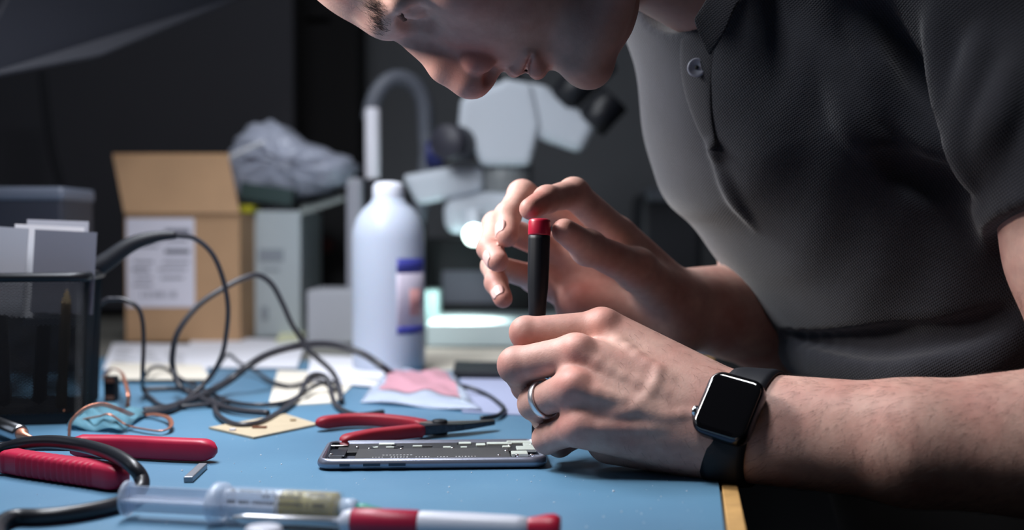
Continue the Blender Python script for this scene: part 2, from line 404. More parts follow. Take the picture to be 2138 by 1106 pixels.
# ---------------------------------------------------------------- polo shirt
yaw = math.radians(28)
Wd = np.array([math.sin(yaw), -math.cos(yaw), 0]); Fd = np.array([-math.cos(yaw), -math.sin(yaw), 0]); TM = np.array([Fd, Wd, [0, 0, 1.]])
tc_ = [m_(1512, -130, 860), m_(1698, 240, 860), m_(1862, 400, 860), m_(1988, 555, 860), m_(2072, 690, 860), m_(2120, 1000, 860)]
tr_ = (78, 104, 112, 116, 112, 116)
torso = un(20, *[aff(rc(tc_[i], tc_[i+1], tr_[i], tr_[i+1]), tc_[i], TM, (1, 1.42, 1)) for i in range(5)])
slv = cut(2, un(8, rc(m_(2060, -120, 720), m_(2120, 0, 700), 68, 64), rc(m_(2120, 0, 700), m_(2290, 520, 660), 64, 54)),
          plane(m_(2255, 425, 660), m_(2290, 520, 660)-m_(2120, 0, 700)))
slr = rc(m_(1560, 0, 1010), m_(1640, 420, 990), 60, 52)
def crease(a, b, r, c=None): return rc(a, b, r, r if c is None else c)
shirt_n = un(16, torso, slv, slr, rc(m_(1900, -120, 760), m_(2080, -100, 720), 80, 68))
def sfold(pts, r, sink, node):
    q = [surf(a, b, node)+np.array([0, sink, 0]) for a, b in pts]; q = cr(q, 4); n = len(q)-1; w = lambda i: .35+.65*math.sin(math.pi*min(1, max(0, i/n)))
    return [rc(q[i], q[i+1], r*w(i), r*w(i+1)) for i in range(n)]
base_s = shirt_n
shirt_n = un(4, shirt_n, *sfold([(1497, 320), (1515, 365), (1540, 415), (1580, 480)], 4.5, 3.4, base_s), *sfold([(1488, 296), (1497, 312), (1500, 334)], 4.5, 2.5, base_s))
for pts, r, s_ in (([(1790, 20), (1840, 130), (1910, 240), (1985, 320)], 9, 7), ([(1960, 30), (1985, 140), (2010, 250), (2050, 340)], 8, 6.5), ([(2060, 60), (2045, 180), (2030, 300), (2040, 390)], 8, 6.5), ([(2130, 120), (2100, 240), (2060, 340)], 8, 6.5), ([(1745, 120), (1790, 250), (1870, 340)], 9, 7.5)):
    shirt_n = un(9, shirt_n, *sfold(pts, r, s_, base_s))
for pts, r, s_ in (([(1830, 10), (1890, 120), (1950, 210), (2010, 300)], 6, -2.5), ([(1840, 330), (1930, 380), (2010, 400)], 8, -3)):
    shirt_n = cut(9, shirt_n, *sfold(pts, r, s_, base_s))
# belly fold above the hem
base_s = shirt_n
shirt_n = un(16, shirt_n, *sfold([(1655, 742), (1730, 757), (1820, 768), (1920, 770), (2030, 750), (2130, 718)], 17, 11, base_s))
shirt_n = cut(9, shirt_n, *sfold([(1640, 698), (1750, 712), (1880, 712), (2000, 690), (2130, 650)], 7, -3, base_s))
# neck opening
ncut = rc(m_(1385, -112, 800), m_(1480, -215, 815), 58, 60)
zh = m_(1800, 850, 720)
trou_n = cut(3, aff(rc(tc_[3], tc_[5]+(tc_[5]-tc_[4])*.5, tr_[3]-5, tr_[5]-5), tc_[3], TM, (1, 1.40, 1)), plane(zh+np.array([0, 0, 25]), (0, 0, 1)))
shirt_n = cut(3, shirt_n, ncut, plane(zh, (0, 0, -1)))
def wav(P):
    x, y, z = P[:, 0], P[:, 1], P[:, 2]
    return (1.3*np.sin(x*.05+z*.034+1.7*np.sin(z*.021))*np.sin(z*.027-x*.02)+.7*np.sin(x*.11-z*.06+2*np.sin(y*.03))).astype(np.float32)
sv, sq = sdf_mesh(warp(shirt_n, wav), 2.6, 2)
def cloth_mat(name, col):
    m = mat(name, col, .85, spec=.25, sheen=.25, noise=(60, .12)); nt = m.node_tree; b = nt.nodes['Principled BSDF']
    tc = nt.nodes.new('ShaderNodeTexCoord'); mp = nt.nodes.new('ShaderNodeMapping'); mp.inputs['Rotation'].default_value = (.3, .5, .6)
    w1 = nt.nodes.new('ShaderNodeTexWave'); w1.inputs['Scale'].default_value = 190; w1.inputs['Distortion'].default_value = .6
    w2 = nt.nodes.new('ShaderNodeTexWave'); w2.bands_direction = 'Z'; w2.inputs['Scale'].default_value = 190; w2.inputs['Distortion'].default_value = .6
    ad = nt.nodes.new('ShaderNodeMath'); ad.operation = 'MULTIPLY'
    nt.links.new(tc.outputs['Object'], mp.inputs['Vector'])
    for w in (w1, w2): nt.links.new(mp.outputs['Vector'], w.inputs['Vector'])
    nt.links.new(w1.outputs['Fac'], ad.inputs[0]); nt.links.new(w2.outputs['Fac'], ad.inputs[1])
    bp = nt.nodes.new('ShaderNodeBump'); bp.inputs['Strength'].default_value = .5; bp.inputs['Distance'].default_value = .0006
    nt.links.new(ad.outputs[0], bp.inputs['Height']); nt.links.new(bp.outputs['Normal'], b.inputs['Normal'])
    return m
M_shirt = cloth_mat('charcoal_knit', lin(33, 34, 42))
shirt = mk_np('polo_shirt', sv, sq, M_shirt, person)
tv_, tq_ = sdf_mesh(trou_n, 5, 2)
mk_np('trousers', tv_, tq_, mat('black_denim', lin(13, 13, 15), .9, spec=.15), person)
M_blk0 = mat('dark_thread', lin(24, 24, 28), .7)

# collar, placket and buttons
front = lambda px, py, o=0: surf(px, py, shirt_n, 560, 1100)+np.array([0, o, 0])
def strip_on(cl, w, th, name, m, parent, lift=.6):
    """cloth strip along surface points cl (px) with half width w px"""
    C_ = cr([np.array([a, b, 0.]) for a, b in cl], 6); loops = []
    for i, c in enumerate(C_):
        t = C_[min(i+1, len(C_)-1)]-C_[max(i-1, 0)]; t /= np.linalg.norm(t); nn_ = np.array([-t[1], t[0], 0]); ww = w[0]+(w[1]-w[0])*i/(len(C_)-1) if hasattr(w, '__len__') else w
        q = [surf(*(c+nn_*ww*k)[:2], shirt_n, 560, 1100) for k in (-1, -.5, 0, .5, 1)]
        if any(x is None for x in q): continue
        up = [x+np.array([-.35, -.9, .1])*(lift+(th if abs(k) < .9 else th*.55)) for x, k in zip(q, (-1, -.5, 0, .5, 1))]; lo = [x+np.array([.3, .9, 0])*1.5 for x in q]
        loops.append([x/1000 for x in up]+[x/1000 for x in lo[::-1]])
    return subsurf(MB().stack(loops).build(name, m, parent))
M_shirt2 = cloth_mat('charcoal_band', lin(30, 30, 37))
strip_on([(1464, 66), (1457, 145), (1461, 205), (1472, 260), (1490, 312)], (46, 10), 1.6, 'placket', M_shirt2, shirt)
bp_ = surf(1458, 143, shirt_n, 560, 1100); bnn = np.array([-.42, -.9, .05]); bnn /= np.linalg.norm(bnn)
M_btn = mat('button_grey', lin(150, 152, 164), .35)
bt = MB().lathe([(.0020, .0026), (.0048, .0024), (.0062, .0030), (.0064, .0040), (.0056, .0046), (.0046, .0040), (.0020, .0038), (.0012, .0034)], bp_/1000, bnn, 28).build('button', M_btn, shirt)
MB().lathe([(.0012, .0036), (.0014, .0042), (.0008, .0046)], bp_/1000, bnn, 12).build('thread', M_blk0, bt)
# collar: a folded band round the neck opening
cn = [m_(1350, 0, 880), m_(1420, -70, 900), m_(1520, -150, 900), m_(1600, -160, 820), m_(1560, -80, 745), m_(1510, -30, 740), m_(1488, 20, 740), m_(1458, 68, 748)]
loops = []
Cn = cr(cn, 6)
for p in Cn:
    o_ = p-m_(1440, -40, 810); o_ /= np.linalg.norm(o_); upv = np.array([-.45, 0, .9])
    loops.append([(p+o_*a+upv*b)/1000 for a, b in ((-2, -2), (3, -8), (9, -14), (10, -12), (5, -2), (0, 6), (-3, 8), (-4, 4))])
subsurf(MB().stack(loops).build('collar', M_shirt2, shirt))
# ---- finger nails of the right hand
M_nail = mat('nail', lin(226, 184, 178), .22, spec=.6)
def nail(pip, dip, tip, r, name='fingernail', w=48, l=(1.5, 8.5)):
    ax = tip-dip; L_ = np.linalg.norm(ax); ax /= L_; out = dip-(pip+tip)/2; out -= ax*(out @ ax); out /= np.linalg.norm(out); sd = np.cross(ax, out)
    vs, fs = [], []; nu_, nv_ = 8, 10
    for lay in (0, 1):
        for i in range(nu_+1):
            for j in range(nv_+1):
                u = -1+2*i/nu_; v = j/nv_; sq_ = 1-.25*abs(2*v-1)**3; a = math.radians(w*u*sq_)
                h = L_-l[1]*.55+(v-.5)*(l[1]+l[0])+1.5; rr5 = r*(1.0-.10*max(0, v-.5)*2)
                vs.append((dip+ax*h+(rr5+(.35 if lay else -.8))*(math.cos(a)*out+math.sin(a)*sd))/1000)
    k = (nu_+1)*(nv_+1); n1 = nv_+1
    for i in range(nu_):
        for j in range(nv_):
            a = i*n1+j; fs += [(a, a+1, a+n1+1, a+n1), (k+a, k+a+1, k+a+n1+1, k+a+n1)]
    for i in range(nu_):
        for j in (0, nv_): a = i*n1+j; fs.append((a, a+n1, a+n1+k, a+k))
    for j in range(nv_):
        for i in (0, nu_): a = i*n1+j; fs.append((a, a+1, a+1+k, a+k))
    return mk(name, vs, fs, M_nail, body)
nail(m_(1090, 406, 838), m_(1060, 450, 814), m_(1059, 492, 800), 8.2)
nail(m_(1036, 470, 842), m_(1023, 518, 812), m_(1039, 545, 796), 7.9)
nail(m_(1030, 555, 838), m_(1036, 590, 812), m_(1050, 623, 798), 7.0, w=44, l=(1.2, 7))
# ---- hair: forearm, brow, lashes, scalp
M_hair = mat('dark_hair', lin(38, 27, 22), .5)
def strands(pts, name, r, parent, lab=None):
    b = MB()
    for line in pts: b.tube([q/1000 for q in line], np.linspace(r, r*.25, len(line))/1000, 3, False)
    o = b.build(name, M_hair, parent); o['kind'] = 'stuff'; return o
nr = np.zeros(len(pv)*3, np.float32); body.data.vertices.foreach_get('normal', nr); nr = nr.reshape(-1, 3)
rg_ = np.random.default_rng(5); fa_ = np.array(wt+wb)/2; fb_ = m_(2420, 930, 640); fd_ = (fa_-fb_)/np.linalg.norm(fa_-fb_)
pxs = 1069+pv[:, 0]/pv[:, 1]*2500
sel = np.where((pv[:, 1] < 715) & (pxs > 1290) & (pv[:, 2] < 110) & (nr[:, 1] < .35))[0]
sel = rg_.choice(sel, 3400, replace=False); lines = []
for i in sel:
    hand_ = pxs[i] < 1480
    if hand_ and rg_.random() > .30: continue
    n0 = nr[i]; d0 = (np.array([.35, -.1, -.9]) if hand_ else fd_*.75+np.array([0, 0, -.55]))+rg_.normal(0, .22, 3)
    d0 -= n0*(d0 @ n0); d0 /= np.linalg.norm(d0); Lh = rg_.uniform(5, 11)*(.6 if hand_ else 1.0)
    lines.append([pv[i]-n0*.3, pv[i]+d0*Lh*.5+n0*(.5+Lh*.05), pv[i]+d0*Lh+n0*(.4+Lh*.05)])
strands(lines, 'arm_hair', .055, person)
lines = []
for k in range(400):
    t = rg_.random(); a, b = 800-24*(1-t)**2*0+(-18)*t+rg_.normal(0, 9), 72-66*t+rg_.normal(0, 6)
    p = surf(a, b, head, 600, 800)
    if p is None: continue
    d0 = np.array([-.35, -.45, .55])+rg_.normal(0, .22, 3); d0 /= np.linalg.norm(d0); Lh = rg_.uniform(4, 8)
    lines.append([p+np.array([0, .3, 0]), p+d0*Lh*.5+np.array([-.7, -.9, -.9]), p+d0*Lh+np.array([-.8, -.6, -.8])])
strands(lines, 'eyebrow', .075, person)
lines = []
for k in range(46):
    t = k/45; p = hp(854-12*t, 33-11*t, -20-22*t)
    lines.append([p, p+np.array([-1.2, -2.0-1.5*t, -3.2]), p+np.array([-3.2, -3.5-2.5*t, -4.2])])
strands(lines, 'eyelashes', .08, person)
hv, hq = sdf_mesh(warp(un(10, el(hp(1015, -345), (102, 80, 97)), el(hp(880, -300), (80, 77, 78))), lambda P: (1.2*np.sin(P[:, 0]*.9)*np.sin(P[:, 1]*.8)).astype(np.float32)), 4, 1)
mk_np('hair', hv, hq, M_hair, person)
# ================================================================ WORN AND HELD THINGS
M_blk = mat('black_rubber', lin(26, 28, 34), .55, spec=.35, bump=(1200, .06, .0002))
M_blkgloss = mat('black_glass', lin(6, 6, 8), .06, spec=.6, coat=1.0)
M_alu = mat('dark_aluminium', lin(62, 66, 76), .28, metal=1.0)
M_silver = mat('polished_silver', lin(210, 212, 216), .16, metal=1.0)
M_steel = mat('steel', lin(170, 172, 178), .25, metal=1.0)
M_steeld = mat('dark_steel', lin(70, 72, 78), .38, metal=1.0, noise=(300, .2))
M_redp = mat('red_plastic', lin(176, 28, 56), .36, spec=.5, noise=(40, .06))
M_redvinyl = mat('red_vinyl', lin(170, 30, 62), .42, spec=.45, noise=(50, .08), bump=(300, .08, .0004))
# ---- smartwatch
wc = mm(1519, 846, 661)
S = np.array([27.4, -17.8, -6.4]); L = np.array([-14.1, -15., -32.7]); S /= np.linalg.norm(S); L -= S*(L @ S); L /= np.linalg.norm(L)
Nw = np.cross(S, L); Nw *= -1 if Nw[1] > 0 else 1                     # out of the dial, towards the camera
watch = empty('smartwatch', wc/1000, 'square black smartwatch with dark screen strapped around the left wrist', 'watch')
MW = np.stack([S, L, Nw], 1)
def wbox(a, b, r, z0, z1, rr=6):
    loops = []; o = rrect(a, b, r, 6)
    prof = [(z0, -1.6), (z0+.8, -.5), (z0+2.2, 0), (z1-2.6, 0), (z1-1.2, -.35), (z1-.3, -1.1), (z1, -2.2)]
    for z, ins in prof:
        ol = rrect(a+2*ins, b+2*ins, max(r+ins, .5), 6); loops.append([(wc+MW @ np.array([x, y, z]))/1000 for x, y in ol])
    return loops
MB().stack(wbox(33.3, 38.6, 8, -9.5, .2)).build('case', mat('watch_case', lin(52, 56, 66), .22, metal=1.0), watch)
loops = []
for z, ins in ((-1.2, -1.4), (.25, -1.5), (.7, -2.0), (.95, -3.2), (1.05, -5)):
    loops.append([(wc+MW @ np.array([x, y, z]))/1000 for x, y in rrect(33.3+2*ins, 38.6+2*ins, max(7.4+ins, 1.5), 6)])
scr = MB().stack(loops).build('screen', M_blkgloss, watch)
MB().lathe([(2.2e-3, 0), (3.3e-3, .0004), (3.5e-3, .001), (3.5e-3, .0022), (3.0e-3, .0028)], (wc-S*16.4+L*7-Nw*4.6)/1000, -S, 24).build('crown', M_silver, watch)
# strap wrapped on the wrist: ray-march the arm in the plane of the dial's long axis
wctr = (mm(1519, 850, 691)+mm(1505, 922, 691))/2; wctr = wctr-S*((wctr-wc) @ S)
A2 = np.linspace(0, 2*math.pi, 97)[:-1]; rad = {}
def wrist_r(off):
    out = []
    for a in A2:
        d = math.cos(a)*Nw+math.sin(a)*L; t = np.linspace(5, 60, 221)
        P = (wctr+S*off+t[:, None]*d).astype(np.float32); s_ = arm_l(P, None); i = int(np.argmax(s_ > .6)); out.append(t[i])
    out = np.array(out)
    return (np.roll(out, 1)+out*2+np.roll(out, -1))/4
offs = np.linspace(-12, 12, 7); rr_ = [wrist_r(o) for o in offs]
vs, fs = [], []
nl = len(A2)
for k, a in enumerate(A2):
    d = math.cos(a)*Nw+math.sin(a)*L
    for lay, h in ((0, -.2), (1, 2.6)):
        for i, o in enumerate(offs):
            hh = h-(.9 if lay and i in (0, 6) else 0)
            vs.append((wctr+S*o+d*(rr_[i][k]+hh))/1000)
m = len(offs); st = 2*m
for k in range(nl):
    b, c = k*st, ((k+1) % nl)*st
    for lay in (0, 1):
        for i in range(m-1): fs.append((b+lay*m+i, b+lay*m+i+1, c+lay*m+i+1, c+lay*m+i))
    fs.append((b, c, c+m, b+m)); fs.append((b+m-1, b+2*m-1, c+2*m-1, c+m-1))
mk('strap', vs, fs, M_blk, watch)
# ---- ring on the ring finger
fa, fb = mcp[2], hl(1116, 842, 738); fd = (fb-fa)/np.linalg.norm(fb-fa); rcn = fa+(fb-fa)*.74
rg = MB().lathe([(10.55e-3, -.0019), (11.15e-3, -.0019), (11.55e-3, -.0012), (11.65e-3, 0), (11.55e-3, .0012), (11.15e-3, .0019), (10.55e-3, .0019), (10.35e-3, 0), (10.55e-3, -.0019)], rcn/1000, fd, 48, False, False).build('ring', mat('ring_silver', lin(226, 226, 230), .33, metal=.9))
tag(origin_to(rg, rcn/1000), 'plain silver band worn on the ring finger of the left hand', 'ring')
# ---- screwdriver held upright over the phone
s0, s1 = mm(1127, 457, 757)/1000, mm(1114, 925, 746)/1000; ax_ = s1-s0; ln = np.linalg.norm(ax_); ax_ /= ln
drv = empty('precision_screwdriver', s1, 'slim black screwdriver with red cap held upright in both hands', 'screwdriver')
MB().lathe([(.0052, 0), (.0066, .0006), (.0071, .002), (.0072, .0095), (.0069, .0104)], s0, ax_, 40).build('cap', M_redp, drv)
hp_ = [(.0060, .0102), (.0069, .0108), (.0070, .013), (.0069, .03), (.0066, .043), (.0058, .052), (.0055, .060), (.0050, .062)]
hb = MB(); loops = []
for r, h in hp_:
    lp = []
    for k in range(48):
        a = 2*math.pi*k/48; u = np.array([1, 0, 0.]); u -= ax_*(u @ ax_); u /= np.linalg.norm(u); w = np.cross(ax_, u)
        rr2 = r*(1-.018*(1 if k % 8 < 2 else 0)); lp.append(s0+ax_*h+rr2*(math.cos(a)*u+math.sin(a)*w))
    loops.append(lp)
hb.stack(loops).build('grip', mat('grip_black', lin(24, 26, 32), .48, spec=.4), drv)
MB().lathe([(.0022, .058), (.0022, .066), (.0014, .068), (.0014, ln-.006), (.0008, ln)], s0, ax_, 20).build('shaft', M_steeld, drv)
# ================================================================ BENCH, ROOM, FOREGROUND
def structure(o): o['kind'] = 'structure'; return o
TD = np.array([.146, .989, 0]); TD /= np.linalg.norm(TD); TN = np.array([TD[1], -TD[0], 0])    # along the edge, out over the edge
E0 = on(1509, 1070)                                                     # point on the mat's right edge
def tp(a, b, z): p = E0+TD*a-TN*b; return np.array([p[0], p[1], z])       # a along the edge from E0, b inwards
M_mat = mat('blue_mat', lin(88, 128, 156), .42, spec=.4, var=(5, lin(80, 118, 146), .4, .65), bump=(420, .16, .0006))
M_wood = mat('pale_wood', lin(186, 146, 92), .5, noise=(60, .15))
M_top = mat('bench_top', lin(120, 118, 112), .6)
def slab(a0, a1, b0, b1, z0, z1):
    m = MB(); q = [(a0, b0), (a1, b0), (a1, b1), (a0, b1)]
    m.add([tp(a, b, z0) for a, b in q]+[tp(a, b, z1) for a, b in q], [(3,2,1,0), (4,5,6,7), (0,1,5,4), (1,2,6,5), (2,3,7,6), (3,0,4,7)]); return m
bench = empty('workbench', tp(.5, .6, -.75), 'wooden workbench under the blue mat and all the tools', 'workbench')
slab(-.35, 1.5, -.001, 1.35, -.032, -.0027).build('bench_top', M_top, bench, False)
bevel(slab(-.35, 1.5, -.0106, -.0012, -.034, -.0012).build('edge_strip', M_wood, bench, False), .001)
for a, b in ((-.25, .09), (1.4, .09), (-.25, 1.25), (1.4, 1.25)): slab(a-.03, a+.03, b-.03, b+.03, -.75, -.032).build('leg', M_steeld, bench, False)
mt = bevel(slab(-.33, .66, 0, 1.3, -.0025, 0).build('work_mat', M_mat, None, False), .0006)
tag(mt, 'blue rubber mat covering the front of the bench', 'mat')
M_wall = mat('wall_paint', lin(112, 115, 120), .9, noise=(3, .08)); M_wallL = mat('dark_partition', lin(62, 62, 68), .9)
structure(MB().box((0, 2.35, .75), (5, .1, 3)).build('wall_back', M_wall, None, False))
structure(MB().box((-1.75, 1, .75), (.1, 4, 3)).build('wall_left', M_wallL, None, False))
structure(MB().box((0, 1, -.80), (5, 4, .1)).build('floor', mat('floor', lin(40, 40, 42), .7), None, False))
pil = MB().box((on(615, 800)[0]-.17, 2.24, .75), (.19, .12, 3)).build('trim_1', mat('dark_post', lin(20, 19, 22), .8), None, False); structure(pil)
part = bevel(MB().box((-.80, 2.05, .42), (.86, .03, .82)).build('partition_panel', M_wallL, None, False), .004)
tag(part, 'dark grey partition panel standing behind the cardboard box', 'panel')
# overhead hood, upper left
def quadslab(p, th):
    p = [np.array(x) for x in p]; n = np.cross(p[1]-p[0], p[3]-p[0]); n /= np.linalg.norm(n); q = [x+n*th for x in p]
    return MB().add(p+q, [(3,2,1,0), (4,5,6,7), (0,1,5,4), (1,2,6,5), (2,3,7,6), (3,0,4,7)])
hood = quadslab([at(-120, 175, 1.10), at(180, 118, 1.25), at(500, -12, 1.50), at(560, -260, 1.50)][:3]+[at(160, -330, 1.2)], .02).build('overhead_shelf', mat('shelf_slate', lin(30, 32, 42), .7), None, False)
bevel(hood, .004); tag(hood, 'dark slate overhead hood slanting across the upper left corner', 'hood')

# ---------------------------------------------------------------- opened smartphone
PA, PB = on(659, 984), on(1141, 979); px_ = (PB-PA); px_[2] = 0; px_ /= np.linalg.norm(px_); py_ = np.array([-px_[1], px_[0], 0])
PO = PA+px_*.069+py_*.0335; MP = np.stack([px_, py_, [0, 0, 1.]], 1); PO[2] = 0
def ph(x, y, z): return PO+MP @ np.array([x, y, z])
phone = empty('smartphone', PO, 'opened smartphone lying face up with its screen removed', 'smartphone', rz=0)
M_frame = mat('phone_frame', lin(136, 140, 156), .3, metal=.6)
Lp, Wp, Tp = .138, .067, .0071
prof = [(.0009, -.0016), (.0018, -.0006), (.0032, 0), (.0042, 0), (.0056, -.0005), (.0066, -.0014), (.0071, -.0022), (.0068, -.0030), (.0030, -.0032)]
loops = [[ph(x, y, z) for x, y in rrect(Lp+2*i, Wp+2*i, .0095+i, 8)] for z, i in [(.0004, -.0045)]+prof]
MB().stack(loops).build('frame', M_frame, phone)
def pbox(name, x, y, z, sx, sy, sz, m, parent=None, bv=.0003):
    o = MB().add([ph(*(v+np.array([x, y, z]))) for v in MB().box((0, 0, sz/2), (sx, sy, sz)).v], MB().box((0, 0, 0), (1, 1, 1)).f).build(name, m, parent or phone, False)
    if bv: bevel(o, bv, 1)
    return o
M_pcb = mat('dark_circuit', lin(38, 38, 40), .5, noise=(700, .35)); M_batt = mat('battery_foil', lin(58, 57, 58), .5, noise=(90, .08))
M_shield = mat('bright_shield', lin(218, 226, 216), .3, metal=.25); M_txt = mat('grey_print', lin(140, 140, 142), .6)
pbox('circuit_board', 0, .0145, .0032, .120, .030, .0022, M_pcb)
bat = pbox('battery', .000, -.012, .0032, .094, .0355, .0030, M_batt, bv=.0006)
x = -.036
for blk in ((4, .0014), (6, .0022), (5, .0018), (4, .0013), (7, .0016)):
    for k in range(blk[0]):
        w = .0011*R.uniform(.6, 1.3)
        if abs(x) < .045: pbox('print', x, -.0235, .00622, w*.8, blk[1]*1.8, .00004, M_txt, bat, 0)
        x += .0019
    x += .0035
for k in range(9): pbox('print', -.03+k*.0021, -.0165, .00622, .0012, .0022, .00004, M_txt, bat, 0)
pbox('camera_module', -.0595, .022, .0032, .011, .011, .0034, M_blkgloss); pbox('bracket', -.0585, -.004, .0032, .010, .022, .0026, M_steeld)
pbox('speaker', -.0585, -.022, .0032, .008, .010, .0030, M_blk)
for (sx_, sy_, w_, h_) in ((.042, .022, .016, .006), (.055, .026, .016, .007), (.030, .018, .006, .006), (.058, .004, .012, .012), (.053, -.012, .010, .010), (.020, .024, .008, .005), (-.030, .024, .010, .004), (.060, .016, .006, .010), (.046, .010, .005, .004)):
    pbox('metal_shield', sx_, sy_, .0044, w_, h_, .0020, M_shield)
for k in range(16):
    pbox('chip', R.uniform(-.05, .03), R.uniform(.004, .026), .0052, R.uniform(.002, .007), R.uniform(.002, .005), .0009, R.choice([M_blk, M_steeld, M_batt, M_shield]), None, .0001)
for (x, y) in ((-.062, -.012), (-.048, .012), (-.040, .006), (.045, -.006), (.051, -.020), (.060, -.020), (.048, .012), (.062, .016), (-.020, .004), (.012, .006), (.040, -.020)):
    MB().lathe([(.0012, 0), (.0012, .0016), (.0008, .0019)], ph(x, y, .0048), (0, 0, 1), 12).build('screw', M_silver, phone)
# side switch and volume keys on the long edge that faces the camera
for name, x, w in (('mute_switch', -.052, .006), ('volume_button', -.036, .010), ('volume_button', -.021, .010)):
    MB().add([ph(x+v[0], -.0337+v[1], .0037+v[2]) for v in MB().box((0, 0, 0), (w, .001, .0016)).v], MB().box((0, 0, 0), (1, 1, 1)).f).build(name, M_alu, phone, False)

# ---------------------------------------------------------------- pliers
def pliers_handle(path, wid, hgt, name, m, parent, ribs=None):
    """flattened vinyl grip along a path lying on the mat; ribs = side scallops"""
    P = cr(path, 34 if ribs else 12); n = 20; loops = []; N = len(P)
    for i, p in enumerate(P):
        t = P[min(i+1, N-1)]-P[max(i-1, 0)]; t /= np.linalg.norm(t); s = np.cross(t, [0, 0, 1.]); s /= np.linalg.norm(s); u = np.cross(s, t)
        f = i/(N-1); e = 1.0
        if f < .05: e = .72+.28*f/.05*1.0
        if f > .9: e = math.sqrt(max(0.05, 1-((f-.9)/.1)**2*.93))
        g = 1.0
        if ribs and ribs[0] < f < ribs[1]: g = 1+.10*math.sin((f-ribs[0])/(ribs[1]-ribs[0])*2*math.pi*ribs[2])
        if f < .09: g *= 1.12
        lp = []
        for k in range(n):
            a = 2*math.pi*k/n; c_, s_ = math.cos(a), math.sin(a)
            q = lambda v: math.copysign(abs(v)**.5, v)
            lp.append(p+s*q(c_)*wid/2*e*g+u*q(s_)*hgt/2*e)
        loops.append(lp)
    return MB().stack(loops).build(name, m, parent)
pl = empty('pliers', on(-150, 950), 'pair of pliers with red grips lying open at the left edge, black cord over them', 'pliers')
pliers_handle([on(152, 930, .0075), on(250, 931, .0075), on(350, 936, .0075), on(452, 940, .0075)], .0125, .0135, 'grip', M_redvinyl, pl)
pliers_handle([on(14, 960, .0075), on(60, 968, .0075), on(130, 978, .0075), on(200, 988, .0075), on(262, 998, .0075)], .0145, .0140, 'grip', M_redvinyl, pl, (.22, .8, 13))
def bar(pts, w, h, name, m, parent):
    loops = []
    for i, p in enumerate(pts):
        p = np.array(p); t = np.array(pts[min(i+1, len(pts)-1)])-np.array(pts[max(i-1, 0)]); t /= np.linalg.norm(t); s = np.cross(t, [0, 0, 1.]); s /= np.linalg.norm(s); u = np.cross(s, t)
        ww = w[i] if hasattr(w, '__len__') else w; hh = h[i] if hasattr(h, '__len__') else h
        loops.append([p+s*a*ww/2+u*b*hh/2 for a, b in ((-1, -1), (1, -1), (1, 1), (-1, 1))])
    return bevel(MB().stack(loops).build(name, m, parent, False), .0006)
bar(cr([on(156, 930, .0072), on(60, 930, .0072), on(-60, 938, .0072), on(-150, 945, .0072)], 4), .007, .006, 'jaw', M_steeld, pl)
bar(cr([on(20, 961, .0072), on(-60, 950, .0072), on(-150, 938, .0072)], 4), .007, .006, 'jaw', M_steeld, pl)
MB().lathe([(.007, -.005), (.007, .004), (.006, .005)], on(-110, 943, .0072), (0, 0, 1), 24).build('pivot', M_steel, pl)
p2 = empty('long_nose_pliers', on(895, 893), 'red handled long nose pliers lying behind the phone', 'pliers')
M_red2 = mat('dull_red_vinyl', lin(150, 34, 48), .5, spec=.35)
pliers_handle([on(888, 890, .006), on(845, 882, .006), on(780, 876, .006), on(720, 877, .006), on(660, 884, .006)], .0105, .009, 'grip', M_red2, p2)
pliers_handle([on(882, 898, .006), on(835, 903, .006), on(775, 910, .006), on(712, 923, .006)], .0105, .009, 'grip', M_red2, p2)
bar(cr([on(880, 889, .006), on(915, 890, .006), on(965, 886, .006), on(1032, 880, .006)], 4), np.interp(np.arange(13), [0, 4, 12], [.009, .011, .003]), np.interp(np.arange(13), [0, 4, 12], [.007, .007, .003]), 'jaw', mat('jaw_steel', lin(128, 118, 112), .4, metal=.9), p2)
bar(cr([on(876, 897, .006), on(915, 893, .006), on(965, 890, .006), on(1032, 882, .006)], 4), np.interp(np.arange(13), [0, 4, 12], [.009, .011, .003]), np.interp(np.arange(13), [0, 4, 12], [.0065, .0065, .003]), 'jaw', M_steeld, p2)
MB().lathe([(.0055, -.005), (.0055, .0045), (.0045, .0052)], on(918, 891, .006), (0, 0, 1), 24).build('pivot', M_blk, p2)

# ---------------------------------------------------------------- syringe
M_pp = mat('frosted_plastic', lin(214, 222, 238), .2, spec=.5, alpha=.15)
M_ppw = mat('milky_plastic', lin(210, 220, 238), .25, spec=.5, alpha=.5)
M_flux = mat('amber_flux', lin(170, 152, 40), .2, spec=.3, alpha=.95)
a0, a1 = on(262, 1040, .0098), on(748, 1064, .0098); sx = a1-a0; SL = np.linalg.norm(sx); sx /= SL
def sp_(px): return a0+sx*np.interp(px, [262, 748], [0, SL])
sh = lambda px: float(np.interp(px, [262, 748], [0, SL]))
syr = empty('syringe', [*sp_(500)[:2], 0], 'clear syringe of amber flux lying in front of the phone', 'syringe')
MB().lathe([(.0080, 0), (.0088, .0006), (.0090, .0014), (.0086, .0022), (.006, .0024)], sp_(258), sx, 40).build('thumb_rest', M_ppw, syr)
cb = MB(); su = np.cross(sx, [0, 0, 1.]); su /= np.linalg.norm(su); sw = np.cross(su, sx); MS = np.stack([sx, su, sw], 1)
c_ = (sp_(264)+sp_(590))/2; ll = sh(590)-sh(264)
cb.box(c_, (ll, .0012, .0128), MS); cb.box(c_, (ll, .0128, .0012), MS); cb.build('plunger', M_ppw, syr, False)
MB().lathe([(.0074, 0), (.0074, .006), (.005, .009)], sp_(588), sx, 32).build('plunger_seal', mat('seal_rubber', lin(190, 192, 196), .5), syr)
fl_o = []
for k in range(40):
    a = 2*math.pi*k/40; fl_o.append((.0132*math.cos(a)*(1 if abs(math.cos(a)) > .55 else .94), .0100*math.sin(a)))
